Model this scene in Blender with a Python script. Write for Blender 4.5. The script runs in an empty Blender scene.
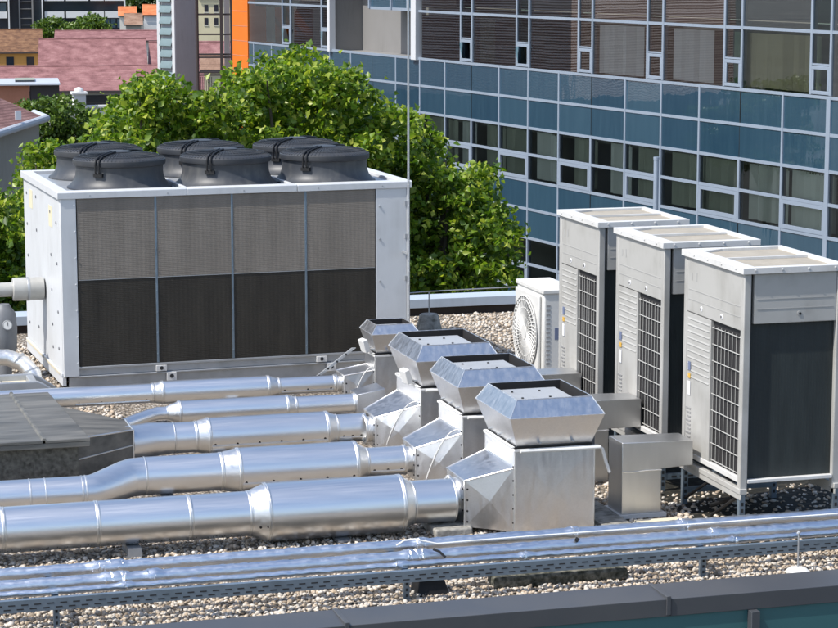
import bpy, bmesh, math, random
import numpy as np
from math import sin, cos, pi, radians, hypot, atan, tan
from mathutils import Vector, Matrix

random.seed(7)
rng = np.random.default_rng(11)
S = bpy.context.scene
COL = S.collection

# ------------------------------------------------------------------ camera
F, CX, CY, YH = 2280.0, 419.0, 314.0, -43.0
PIT, HEAD, H = atan((314 + 43) / 2280.0), radians(16.0), 4.4
FW = (sin(HEAD) * cos(PIT), cos(HEAD) * cos(PIT), -sin(PIT))
RT = (cos(HEAD), -sin(HEAD), 0)
UP = (sin(HEAD) * sin(PIT), cos(HEAD) * sin(PIT), cos(PIT))


def ray(x, y):
    a, b = (x - CX) / F, -(y - CY) / F
    return tuple(FW[i] + a * RT[i] + b * UP[i] for i in range(3))


def at(x, y, d):
    """world point seen at (x, y) of the photograph, at horizontal distance d"""
    r = ray(x, y)
    k = d / hypot(r[0], r[1])
    return Vector((r[0] * k, r[1] * k, H + r[2] * k))


cam = bpy.data.objects.new('camera', bpy.data.cameras.new('camera'))
COL.objects.link(cam)
cam.location = (0, 0, H)
M = Matrix((RT, UP, (-FW[0], -FW[1], -FW[2]))).transposed()
cam.rotation_euler = M.to_euler()
cam.data.sensor_width = 36.0
cam.data.lens = F / 838.0 * 36.0
cam.data.clip_end = 9000
S.camera = cam


# ------------------------------------------------------------------ mesh kit
class MB:
    def __init__(s):
        s.v, s.f, s.m = [], [], []
        s.cur = 0

    def add(s, vs, fs):
        o = len(s.v)
        s.v += [tuple(p) for p in vs]
        for f in fs:
            s.f.append(tuple(i + o for i in f))
            s.m.append(s.cur)
        return s

    def mat(s, i):
        s.cur = i
        return s

    def box(s, x0, y0, z0, x1, y1, z1):
        return s.hexa([(x0, y0, z0), (x1, y0, z0), (x1, y1, z0), (x0, y1, z0),
                       (x0, y0, z1), (x1, y0, z1), (x1, y1, z1), (x0, y1, z1)])

    def hexa(s, p):
        return s.add(p, [(0, 3, 2, 1), (4, 5, 6, 7), (0, 1, 5, 4), (1, 2, 6, 5), (2, 3, 7, 6), (3, 0, 4, 7)])

    def quad(s, *p):
        return s.add(p, [tuple(range(len(p)))])

    def prism(s, pts, axis, a, b):
        """extrude a 2D outline along x, y or z"""
        def mk(p, t):
            return {'x': (t, p[0], p[1]), 'y': (p[0], t, p[1]), 'z': (p[0], p[1], t)}[axis]
        n = len(pts)
        vs = [mk(p, a) for p in pts] + [mk(p, b) for p in pts]
        fs = [tuple(range(n)), tuple(range(2 * n - 1, n - 1, -1))]
        fs += [(i, (i + 1) % n, n + (i + 1) % n, n + i) for i in range(n)]
        return s.add(vs, fs)

    def cyl(s, p0, p1, r0, r1=None, n=24, cap=True):
        r1 = r0 if r1 is None else r1
        p0, p1 = Vector(p0), Vector(p1)
        d = (p1 - p0).normalized()
        a = d.orthogonal().normalized()
        b = d.cross(a)
        vs = []
        for p, r in ((p0, r0), (p1, r1)):
            vs += [p + (a * cos(2 * pi * i / n) + b * sin(2 * pi * i / n)) * r for i in range(n)]
        fs = [(i, (i + 1) % n, n + (i + 1) % n, n + i) for i in range(n)]
        if cap:
            fs += [tuple(range(n - 1, -1, -1)), tuple(range(n, 2 * n))]
        return s.add(vs, fs)

    def lathe(s, prof, c=(0, 0, 0), axis='z', n=40, cap=True):
        vs = []
        for r, t in prof:
            for i in range(n):
                u, w = r * cos(2 * pi * i / n), r * sin(2 * pi * i / n)
                q = (u, w, t) if axis == 'z' else ((t, u, w) if axis == 'x' else (w, t, u))
                vs.append((q[0] + c[0], q[1] + c[1], q[2] + c[2]))
        fs = []
        k = len(prof)
        for j in range(k - 1):
            fs += [(j * n + i, j * n + (i + 1) % n, (j + 1) * n + (i + 1) % n, (j + 1) * n + i) for i in range(n)]
        if cap:
            fs += [tuple(range(n - 1, -1, -1)), tuple(range((k - 1) * n, k * n))]
        return s.add(vs, fs)

    def tube(s, pts, r, n=8, cap=True):
        pts = [Vector(p) for p in pts]
        vs, k = [], len(pts)
        a = None
        for j, p in enumerate(pts):
            d = (pts[min(j + 1, k - 1)] - pts[max(j - 1, 0)]).normalized()
            if a is None:
                a = d.orthogonal().normalized()
            else:
                a = (a - d * a.dot(d)).normalized()
            b = d.cross(a)
            rr = r[j] if isinstance(r, (list, tuple)) else r
            vs += [p + (a * cos(2 * pi * i / n) + b * sin(2 * pi * i / n)) * rr for i in range(n)]
        fs = []
        for j in range(k - 1):
            fs += [(j * n + i, j * n + (i + 1) % n, (j + 1) * n + (i + 1) % n, (j + 1) * n + i) for i in range(n)]
        if cap:
            fs += [tuple(range(n - 1, -1, -1)), tuple(range((k - 1) * n, k * n))]
        return s.add(vs, fs)

    def move(s, d):
        s.v = [(p[0] + d[0], p[1] + d[1], p[2] + d[2]) for p in s.v]
        return s

    def build(s, name, mats, parent=None, bevel=0, smooth=35, fix=True, loc=None):
        me = bpy.data.meshes.new(name)
        me.from_pydata(s.v, [], s.f)
        if not isinstance(mats, (list, tuple)):
            mats = [mats]
        for m in mats:
            me.materials.append(m)
        if len(mats) > 1:
            me.polygons.foreach_set('material_index', s.m)
        if fix:
            bm = bmesh.new()
            bm.from_mesh(me)
            bmesh.ops.recalc_face_normals(bm, faces=bm.faces)
            bm.to_mesh(me)
            bm.free()
        if smooth:
            me.polygons.foreach_set('use_smooth', [True] * len(me.polygons))
            me.set_sharp_from_angle(angle=radians(smooth))
        me.update()
        o = bpy.data.objects.new(name, me)
        COL.objects.link(o)
        if parent:
            o.parent = parent
        if loc is not None:
            o.location = loc
        if bevel:
            b = o.modifiers.new('bevel', 'BEVEL')
            b.width = bevel
            b.segments = 2
            b.limit_method = 'ANGLE'
            b.angle_limit = radians(40)
        return o


def build_each(m, name, mats, parent=None, **kw):
    """one object per connected piece of the mesh kit"""
    par = list(range(len(m.v)))

    def find(i):
        while par[i] != i:
            par[i] = par[par[i]]
            i = par[i]
        return i
    for f in m.f:
        for i in f[1:]:
            par[find(i)] = find(f[0])
    groups = {}
    for f in m.f:
        groups.setdefault(find(f[0]), []).append(f)
    for fs in groups.values():
        ids = sorted({i for f in fs for i in f})
        ix = {a: b for b, a in enumerate(ids)}
        q = MB()
        q.add([m.v[i] for i in ids], [tuple(ix[i] for i in f) for f in fs])
        q.build(name, mats, parent, **kw)


def thing(name, label, cat, loc=(0, 0, 0), rz=0.0, group=None):
    o = bpy.data.objects.new(name, None)
    COL.objects.link(o)
    o.location = loc
    o.rotation_euler = (0, 0, rz)
    o.empty_display_size = .2
    return tag(o, label, cat, group)


def tag(o, label, cat, group=None):
    o['label'] = label
    o['category'] = cat
    if group:
        o['group'] = group
    return o


def struct(o, kind='structure'):
    o['kind'] = kind
    return o


def copy_tree(o, parent=None):
    c = o.copy()
    COL.objects.link(c)
    c.parent = parent
    for ch in list(o.children):
        copy_tree(ch, c)
    return c


# ------------------------------------------------------------------ materials
class N:
    """small node-tree builder"""
    def __init__(s, name):
        s.m = bpy.data.materials.new(name)
        s.m.use_nodes = True
        s.t = s.m.node_tree
        s.p = s.t.nodes['Principled BSDF']
        s.out = s.t.nodes['Material Output']
        s.co = None

    def n(s, typ, **kw):
        x = s.t.nodes.new(typ)
        for k, v in kw.items():
            if k in x.inputs:
                x.inputs[k].default_value = v
            else:
                setattr(x, k, v)
        return x

    def l(s, a, b):
        s.t.links.new(a, b)

    def coord(s, kind='Object'):
        tc = s.n('ShaderNodeTexCoord').outputs[kind]
        # every object gets its own stretch of the pattern
        oi = s.n('ShaderNodeObjectInfo').outputs['Random']
        va = s.n('ShaderNodeVectorMath', operation='MULTIPLY_ADD')
        s.l(oi, va.inputs[0])
        va.inputs[1].default_value = (13.7, 9.1, 0.0)
        s.l(tc, va.inputs[2])
        return va.outputs[0]

    def mapped(s, scale, kind='Object'):
        mp = s.n('ShaderNodeMapping')
        mp.inputs['Scale'].default_value = scale
        s.l(s.coord(kind), mp.inputs['Vector'])
        return mp.outputs['Vector']

    def noise(s, scale, detail=4, vec=None, rough=.55, dist=0):
        x = s.n('ShaderNodeTexNoise')
        x.inputs['Scale'].default_value = scale
        x.inputs['Detail'].default_value = detail
        x.inputs['Roughness'].default_value = rough
        x.inputs['Distortion'].default_value = dist
        s.l(vec if vec is not None else s.coord(), x.inputs['Vector'])
        return x.outputs['Fac']

    def ramp(s, fac, stops):
        x = s.n('ShaderNodeValToRGB')
        e = x.color_ramp.elements
        while len(e) < len(stops):
            e.new(0.5)
        for el, (p, c) in zip(e, stops):
            el.position = p
            el.color = (*c, 1) if len(c) == 3 else c
        s.l(fac, x.inputs['Fac'])
        return x.outputs['Color']

    def rng(s, fac, a, b, lo=0., hi=1.):
        x = s.n('ShaderNodeMapRange')
        for i, v in enumerate((lo, hi, a, b)):
            x.inputs[i + 1].default_value = v
        s.l(fac, x.inputs[0])
        return x.outputs[0]

    def mix(s, fac, a, b, blend='MIX'):
        x = s.n('ShaderNodeMix', data_type='RGBA', blend_type=blend)
        for sock, v in ((x.inputs[0], fac), (x.inputs[6], a), (x.inputs[7], b)):
            if hasattr(v, 'links') or hasattr(v, 'is_linked'):
                s.l(v, sock)
            else:
                sock.default_value = v if not isinstance(v, tuple) or len(v) == 4 else (*v, 1)
        return x.outputs[2]

    def math(s, op, a, b=None):
        x = s.n('ShaderNodeMath', operation=op)
        for i, v in enumerate((a, b)):
            if v is None:
                continue
            if hasattr(v, 'is_linked'):
                s.l(v, x.inputs[i])
            else:
                x.inputs[i].default_value = v
        return x.outputs[0]

    def bump(s, h, strength=.3, dist=.01):
        x = s.n('ShaderNodeBump')
        x.inputs['Strength'].default_value = strength
        x.inputs['Distance'].default_value = dist
        s.l(h, x.inputs['Height'])
        s.l(x.outputs[0], s.p.inputs['Normal'])

    def set(s, **kw):
        names = dict(col='Base Color', rough='Roughness', metal='Metallic', spec='Specular IOR Level', aniso='Anisotropic',
                     coat='Coat Weight', coatr='Coat Roughness', alpha='Alpha', trans='Transmission Weight', ior='IOR')
        for k, v in kw.items():
            sock = s.p.inputs[names[k]]
            if hasattr(v, 'is_linked'):
                s.l(v, sock)
            else:
                sock.default_value = (*v, 1) if isinstance(v, tuple) else v
        return s


def paint(name, col, rough=.45, dirt=.25, scale=3.0, spec=.5, metal=0., streak=True, dcol=None):
    k = N(name)
    n1 = k.noise(scale, 6)
    v = k.mapped((6, 6, .7))
    n2 = k.noise(2.2, 5, v)
    f = k.math('MULTIPLY', k.rng(n1, 0, 1, .42, .72), k.rng(n2, .2, 1, .35, .7)) if streak else k.rng(n1, 0, 1, .45, .75)
    f = k.math('MULTIPLY', f, dirt)
    dc = dcol or tuple(c * .45 for c in (col[0], col[1] * .95, col[2] * .85))
    k.set(col=k.mix(f, col, dc), rough=k.rng(n1, rough - .08, rough + .12), spec=spec, metal=metal)
    return k.m


MAT = {}
MAT['chiller_white'] = paint('chiller_white', (.57, .59, .61), .42, .4, 2.0)
MAT['white'] = paint('white_metal', (.60, .60, .59), .4, .45, 4)
MAT['ivory'] = paint('ivory_casing', (.39, .387, .37), .45, .6, 3)
MAT['ivory_dark'] = paint('ivory_recess', (.36, .36, .35), .5, .3, 3)
MAT['cream'] = paint('cream_strip', (.62, .56, .43), .6, .3, 6)
MAT['plastic'] = paint('dark_fan_plastic', (.040, .045, .054), .45, 1.0, 4, .4, dcol=(.12, .12, .115))
MAT['plastic_lid'] = paint('dark_fan_grille', (.036, .040, .047), .45, .6, 8, .4, dcol=(.06, .06, .06), streak=False)
MAT['black'] = paint('black_rubber', (.012, .012, .013), .5, .3, 8, .4)
MAT['coping'] = paint('grey_coping', (.055, .059, .067), .42, .6, 1.5, .5, dcol=(.085, .085, .085), streak=False)
MAT['coping_back'] = paint('pale_blue_coping', (.42, .48, .55), .4, .3, 2, .5)
MAT['membrane'] = paint('brown_membrane', (.055, .042, .036), .8, .5, 3, .2)
MAT['steel_blue'] = paint('galvanised_channel', (.20, .26, .32), .38, .5, 5, .5, .55, streak=False)
MAT['steel_grey'] = paint('galvanised_grey', (.42, .44, .46), .4, .4, 5, .5, .5, streak=False)
MAT['hole'] = paint('dark_slots', (.02, .022, .025), .7, .2)
MAT['cable'] = paint('white_cable', (.7, .7, .68), .4, .2)
MAT['rail_zinc'] = paint('zinc_bar', (.55, .57, .6), .35, .3, 6, .5, .7, streak=False)
MAT['plate'] = paint('pale_damper_plate', (.43, .44, .45), .4, .4, 3, .5, .3)
MAT['steel_pale'] = paint('pale_cladding', (.46, .46, .44), .4, .4, 4, .5, .2, streak=False)
MAT['orange'] = paint('orange_cladding', (.72, .17, .015), .5, .25, 1.2)
MAT['tower_grey'] = paint('tower_grey', (.40, .40, .415), .55, .3, .8)
MAT['tower_white'] = paint('tower_white', (.55, .56, .58), .5, .2, .8)
MAT['louver'] = paint('louver_teal', (.17, .235, .25), .35, .3, 2)
MAT['steel_dark'] = paint('dark_steel', (.045, .035, .035), .5, .3, 2)
MAT['render_grey'] = paint('grey_render', (.21, .205, .20), .8, .35, .6)
MAT['house_beige'] = paint('beige_render', (.33, .31, .27), .85, .4, .5)
MAT['ochre'] = paint('ochre_render', (.50, .26, .07), .85, .3, .5)
MAT['pale_wall'] = paint('pale_render', (.62, .60, .54), .85, .3, .4)
MAT['yellow_wall'] = paint('pale_yellow_render', (.60, .54, .36), .85, .3, .4)
MAT['dark_void'] = paint('dark_opening', (.018, .017, .018), .7, .2)
MAT['window_dark'] = paint('dark_window', (.02, .028, .04), .08, .2, 1, .6)
MAT['band_white'] = paint('white_balcony_band', (.68, .68, .67), .6, .15, .2)
MAT['mullion'] = paint('silver_mullion', (.29, .345, .42), .4, .25, 3, .5, .2)
MAT['gutter'] = paint('zinc_gutter', (.52, .55, .60), .4, .3, 2, .5, .2)
MAT['red_paint'] = paint('terracotta_side', (.48, .20, .12), .8, .3, 1)
MAT['bark'] = paint('bark', (.10, .085, .065), .9, .6, 4)
MAT['grille_wire'] = paint('white_grille_wire', (.62, .62, .60), .4, .2)
MAT['blind'] = paint('pale_blind', (.70, .73, .66), .8, .2, 1)
MAT['interior'] = paint('room_interior', (.20, .20, .17), .9, .4, .6)
MAT['sticker'] = paint('beige_sticker', (.62, .58, .42), .6, .3)
MAT['sticker_blue'] = paint('blue_sticker', (.14, .17, .27), .5, .2)
MAT['sticker_amber'] = paint('amber_sticker', (.60, .36, .06), .5, .2)
MAT['sticker_white'] = paint('white_sticker', (.78, .79, .82), .5, .2)
MAT['print_grey'] = paint('printed_lettering', (.28, .28, .28), .6, .2)
MAT['gauge_face'] = paint('gauge_face', (.75, .75, .73), .3, .1)
MAT['pump_grey'] = paint('grey_cast_iron', (.14, .15, .165), .5, .5, 6)
MAT['louvre_ac'] = paint('white_ac', (.62, .62, .60), .4, .25, 3)


def metal(name, col, rough, bumpk=.05, scale=2.0, spangle=False, streak=(1, 1, 1), rspread=.12, cvar=.88):
    k = N(name)
    v = k.mapped(streak)
    n1 = k.noise(scale, 5, v)
    n2 = k.noise(scale * 9, 3, v)
    c2 = tuple(c * cvar for c in col)
    if spangle:
        vo = k.n('ShaderNodeTexVoronoi')
        vo.inputs['Scale'].default_value = 90
        k.l(k.coord(), vo.inputs['Vector'])
        sp = k.n('ShaderNodeSeparateColor')
        k.l(vo.outputs['Color'], sp.inputs[0])
        f = k.math('ADD', k.math('MULTIPLY', sp.outputs[0], .3), k.math('MULTIPLY', n1, .5))
    else:
        f = k.rng(n1, 0, 1, .35, .7)
    k.set(col=k.mix(f, col, c2), rough=k.rng(n2, rough - rspread * .5, rough + rspread, .3, .7), metal=1.0)
    if bumpk:
        k.bump(n1, bumpk, .02)
    return k.m


MAT['duct'] = metal('aluminium_cladding', (.90, .91, .92), .34, .0, 1.2, streak=(.25, 7, 7), rspread=.05, cvar=.93)
MAT['duct_dull'] = metal('aluminium_reducer', (.84, .84, .83), .38, .03, 3)
MAT['hood'] = metal('galvanised_hood', (.76, .77, .79), .33, .10, .9, spangle=True, rspread=.10, cvar=.84, streak=(3, 3, .6))
MAT['zinc_box'] = metal('brushed_stainless', (.66, .655, .64), .40, .01, 2, streak=(3, 3, .6), rspread=.04)
MAT['tape'] = metal('crumpled_tape', (.88, .90, .93), .30, .3, 30)
k = N('aluminium_foil_wrap')
v = k.mapped((.35, 1, 1))
nf = k.noise(60, 6, v, .65, .6)
ng = k.noise(7, 4, v)
k.set(col=k.mix(k.rng(ng, 0, 1, .4, .65), (.74, .78, .84), (.62, .68, .78)), metal=1.0, rough=k.rng(nf, .28, .46, .3, .7))
k.bump(k.math('ADD', nf, k.math('MULTIPLY', ng, .8)), .26, .008)
MAT['foil'] = k.m

# heat exchanger faces of the chiller: fine fins
def coil(name, c1, c2, rough, fins=140, both=True):
    k = N(name)
    w = k.n('ShaderNodeTexWave', wave_type='BANDS', bands_direction='Z')
    w.inputs['Scale'].default_value = fins / 6.28
    w.inputs['Distortion'].default_value = 0.15
    k.l(k.coord(), w.inputs['Vector'])
    w2 = k.n('ShaderNodeTexWave', wave_type='BANDS', bands_direction='X')
    w2.inputs['Scale'].default_value = fins / 20
    k.l(k.coord(), w2.inputs['Vector'])
    n = k.noise(5, 6)
    n2 = k.noise(1.6, 5, k.mapped((5, 5, .8)))
    f = k.math('ADD', k.math('MULTIPLY', w.outputs['Fac'], .35), k.math('MULTIPLY', k.rng(n2, 0, 1, .3, .7), .5))
    k.set(col=k.mix(f, c1, c2), rough=rough, spec=.35)
    k.bump(k.math('ADD', w.outputs['Fac'], k.math('MULTIPLY', w2.outputs['Fac'], .5)), .4, .006)
    return k.m


MAT['coil_up'] = coil('pale_fins', (.145, .130, .112), (.25, .225, .195), .6)  # upper fins, a lighter warm grey than the lower coil
MAT['coil_low'] = coil('dark_fins', (.015, .013, .010), (.046, .041, .032), .5)
MAT['coil_vrf'] = coil('black_fins', (.012, .016, .016), (.036, .046, .046), .4, 260)
MAT['mesh_tan'] = coil('tan_fan_mesh', (.28, .25, .20), (.42, .38, .31), .6, 160)

# gravel: sheet and stones
k = N('gravel_bed')
vo = k.n('ShaderNodeTexVoronoi')
vo.inputs['Scale'].default_value = 34
k.l(k.coord(), vo.inputs['Vector'])
sp = k.n('ShaderNodeSeparateColor')
k.l(vo.outputs['Color'], sp.inputs[0])
c = k.ramp(sp.outputs[0], [(0, (.24, .20, .15)), (.35, (.38, .32, .25)), (.7, (.50, .44, .37)), (1, (.60, .56, .51))])
d = k.rng(vo.outputs['Distance'], 1, .12, .25, .75)
big = k.rng(k.noise(.6, 4), .75, 1.1)
k.set(col=k.mix(1.0, k.mix(d, (.08, .066, .052), c), big, 'MULTIPLY'), rough=.9, spec=.2)
k.bump(k.math('MULTIPLY', vo.outputs['Distance'], -1), 1.0, .03)
MAT['gravel'] = k.m

k = N('gravel_stone')
g = k.n('ShaderNodeNewGeometry')
c = k.ramp(g.outputs['Random Per Island'], [(0, (.16, .13, .10)), (.2, (.44, .35, .26)), (.45, (.64, .53, .41)), (.7, (.57, .54, .49)),
                                            (.88, (.66, .61, .54)), (1, (.76, .72, .67))])
k.set(col=k.mix(k.math('MULTIPLY', k.noise(60, 3), .5), c, (.2, .17, .13)), rough=.85, spec=.25)
MAT['stone'] = k.m

k = N('dark_mottled_ground')  # near-black mottled colour, for the dark ground strips and the drip marks
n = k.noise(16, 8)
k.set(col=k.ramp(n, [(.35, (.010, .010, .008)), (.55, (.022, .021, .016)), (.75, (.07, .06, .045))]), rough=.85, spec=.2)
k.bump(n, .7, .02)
MAT['dark_mottle'] = k.m

k = N('rough_concrete')
n = k.noise(14, 8)
k.set(col=k.ramp(n, [(.3, (.12, .115, .10)), (.5, (.27, .26, .235)), (.75, (.40, .385, .35))]), rough=.9, spec=.2)
k.bump(n, .6, .02)
MAT['concrete'] = k.m

k = N('mossy_stone')
n = k.noise(22, 8)
k.set(col=k.ramp(n, [(.3, (.02, .022, .015)), (.5, (.10, .10, .08)), (.7, (.24, .23, .19))]), rough=.95, spec=.15)
k.bump(n, .8, .03)
MAT['mossy'] = k.m

k = N('old_grey_sheet')
n = k.noise(4, 7)
n2 = k.noise(3, 5, k.mapped((.5, 3, 3)))
k.set(col=k.ramp(n2, [(.25, (.075, .076, .072)), (.5, (.15, .147, .135)), (.75, (.235, .225, .20))]), rough=k.rng(n, .38, .65), metal=.35, spec=.4)
k.bump(n, .12, .02)
MAT['old_sheet'] = k.m
k = N('rough_render_side')
n = k.noise(28, 8)
k.set(col=k.ramp(n, [(.3, (.055, .052, .045)), (.55, (.12, .115, .10)), (.8, (.19, .18, .155))]), rough=.92, spec=.2)
k.bump(n, .5, .015)
MAT['old_side'] = k.m

# roofs
def roofmat(name, c1, c2, c3, scale=1.0, rows=6.0):
    k = N(name)
    n = k.noise(.8 * scale, 8)
    n2 = k.noise(5 * scale, 5, k.mapped((3.5, .5, .5)))
    w = k.n('ShaderNodeTexWave', wave_type='BANDS', bands_direction='Z')
    w.inputs['Scale'].default_value = rows
    w.inputs['Distortion'].default_value = 1.2
    k.l(k.coord(), w.inputs['Vector'])
    f = k.math('ADD', k.math('MULTIPLY', k.rng(n, 0, 1, .3, .7), .5), k.math('MULTIPLY', n2, .5))
    k.set(col=k.mix(k.math('MULTIPLY', w.outputs['Fac'], .3), k.ramp(f, [(.25, c1), (.5, c2), (.75, c3)]), tuple(q * .5 for q in c1)), rough=.85, spec=.2)
    k.bump(w.outputs['Fac'], .3, .05)
    return k.m


MAT['roof_pink'] = roofmat('faded_red_roof', (.16, .075, .075), (.255, .125, .125), (.345, .19, .185), 1.2, 3)
MAT['roof_tile'] = roofmat('weathered_tile_roof', (.10, .055, .035), (.18, .095, .055), (.27, .155, .085), 1.8, 2)
MAT['roof_orange'] = roofmat('orange_tile_roof', (.40, .12, .05), (.55, .18, .07), (.60, .24, .11), .8, 2)
MAT['roof_brown'] = roofmat('brown_tile_roof', (.17, .10, .07), (.27, .17, .12), (.34, .23, .17), .8, 2)
MAT['roof_dark_red'] = roofmat('dull_red_roof', (.12, .065, .062), (.18, .10, .095), (.24, .15, .14), 1.6, 6)

# horizontally boarded facade of the building across the street
k = N('brown_boarding')
w = k.n('ShaderNodeTexWave', wave_type='BANDS', bands_direction='Z')
w.inputs['Scale'].default_value = 2.3
w.inputs['Distortion'].default_value = .1
k.l(k.coord(), w.inputs['Vector'])
k.set(col=k.ramp(w.outputs['Fac'], [(.2, (.22, .12, .09)), (.5, (.58, .41, .34)), (.9, (.74, .60, .54))]), rough=.8, spec=.2)
MAT['boarding'] = k.m

# glass of the office facade
def spandrel(name, c1, c2, gl):
    k = N(name)
    wv = k.noise(.55, 3)
    wv2 = k.noise(1.3, 2, k.mapped((2.2, 2.2, .5)))
    nf = k.noise(2.3, 4, k.mapped((3, 3, .35)))
    oi = k.n('ShaderNodeObjectInfo')
    f_ = k.math('ADD', k.math('MULTIPLY', k.rng(nf, 0, 1, .35, .7), .35), k.math('MULTIPLY', oi.outputs['Random'], .75))
    k.set(col=k.mix(f_, c1, c2), rough=.30, spec=.4)
    g = k.n('ShaderNodeBsdfGlossy')
    g.inputs['Roughness'].default_value = .015
    g.inputs['Color'].default_value = (.80, .88, .92, 1)
    b = k.n('ShaderNodeBump')
    b.inputs['Strength'].default_value = .12
    b.inputs['Distance'].default_value = .03
    k.l(k.math('ADD', wv, k.math('MULTIPLY', wv2, .6)), b.inputs['Height'])
    k.l(b.outputs[0], g.inputs['Normal'])
    fr = k.n('ShaderNodeFresnel')
    fr.inputs['IOR'].default_value = gl
    ms = k.n('ShaderNodeMixShader')
    k.l(fr.outputs[0], ms.inputs[0])
    k.l(k.p.outputs[0], ms.inputs[1])
    k.l(g.outputs[0], ms.inputs[2])
    k.l(ms.outputs[0], k.out.inputs['Surface'])
    return k.m


MAT['spandrel'] = spandrel('teal_spandrel_glass', (.012, .044, .078), (.034, .082, .122), 2.2)
MAT['spandrel_dim'] = spandrel('blue_grey_spandrel_glass', (.060, .125, .165), (.085, .155, .20), 1.75)


def pane(name, tint, ior, wave=.05):
    k = N(name)
    k.t.nodes.remove(k.p)
    tr = k.n('ShaderNodeBsdfTransparent')
    tr.inputs['Color'].default_value = (*tint, 1)
    g = k.n('ShaderNodeBsdfGlossy')
    g.inputs['Roughness'].default_value = .01
    g.inputs['Color'].default_value = (.85, .88, .9, 1)
    b = k.n('ShaderNodeBump')
    b.inputs['Strength'].default_value = wave
    b.inputs['Distance'].default_value = .03
    k.l(k.noise(.4, 2), b.inputs['Height'])
    k.l(b.outputs[0], g.inputs['Normal'])
    fr = k.n('ShaderNodeFresnel')
    fr.inputs['IOR'].default_value = ior
    ms = k.n('ShaderNodeMixShader')
    k.l(fr.outputs[0], ms.inputs[0])
    k.l(tr.outputs[0], ms.inputs[1])
    k.l(g.outputs[0], ms.inputs[2])
    k.l(ms.outputs[0], k.out.inputs['Surface'])
    return k.m


MAT['pane'] = pane('tinted_window_glass', (.88, .92, .88), 1.7)
MAT['pane_up'] = pane('reflective_window_glass', (.92, .94, .94), 4.0)
MAT['pane_clear'] = pane('clear_window_glass', (.95, .96, .95), 2.1)
MAT['pane_green'] = pane('green_window_glass', (.58, .82, .84), 2.4)
k = N('own_teal_glass')
k.set(col=k.mix(k.noise(.7, 4), (.025, .095, .105), (.05, .14, .15)), rough=.12, spec=.6)
MAT['own_glass'] = k.m


def leafmat(name, stops, trans=.35):
    k = N(name)
    k.t.nodes.remove(k.p)
    g = k.n('ShaderNodeNewGeometry')
    c = k.ramp(g.outputs['Random Per Island'], stops)
    d = k.n('ShaderNodeBsdfPrincipled')
    d.inputs['Roughness'].default_value = .42
    d.inputs['Specular IOR Level'].default_value = .5
    k.l(c, d.inputs['Base Color'])
    t = k.n('ShaderNodeBsdfTranslucent')
    k.l(k.mix(1.0, c, (1.25, 1.35, .55), 'MULTIPLY'), t.inputs['Color'])
    ms = k.n('ShaderNodeMixShader')
    ms.inputs[0].default_value = trans
    k.l(d.outputs[0], ms.inputs[1])
    k.l(t.outputs[0], ms.inputs[2])
    k.l(ms.outputs[0], k.out.inputs['Surface'])
    return k.m


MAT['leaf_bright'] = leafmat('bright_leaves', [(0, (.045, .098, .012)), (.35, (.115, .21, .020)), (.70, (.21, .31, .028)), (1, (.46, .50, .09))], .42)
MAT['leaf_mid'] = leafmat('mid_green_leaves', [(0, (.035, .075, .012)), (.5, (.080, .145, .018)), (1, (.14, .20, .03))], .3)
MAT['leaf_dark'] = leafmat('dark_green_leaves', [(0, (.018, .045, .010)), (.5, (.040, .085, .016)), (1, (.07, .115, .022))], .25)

k = N('street_ground')
k.set(col=k.ramp(k.noise(.08, 6), [(.3, (.07, .07, .068)), (.6, (.12, .12, .11)), (.8, (.15, .145, .125))]), rough=.9, spec=.2)
MAT['ground'] = k.m
k = N('hill_green')
k.set(col=k.ramp(k.noise(.05, 8), [(.3, (.03, .055, .018)), (.6, (.06, .09, .03)), (.8, (.13, .13, .07))]), rough=.95, spec=.1)
MAT['hill'] = k.m

GROUND_Z = -13.0

# ------------------------------------------------------------------ setting
gm = MB()
gm.quad((-4000, -1500, GROUND_Z), (4000, -1500, GROUND_Z), (4000, 5000, GROUND_Z), (-4000, 5000, GROUND_Z))
struct(gm.build('ground', MAT['ground'], smooth=0))

RX0, RX1, RY0, RY1 = -14.0, 11.6, 13.62, 26.9          # roof deck
rm = MB()
rm.quad((RX0, RY0, 0), (RX1, RY0, 0), (RX1, RY1, 0), (RX0, RY1, 0))
struct(rm.build('roof_gravel', MAT['gravel'], smooth=0))


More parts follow.
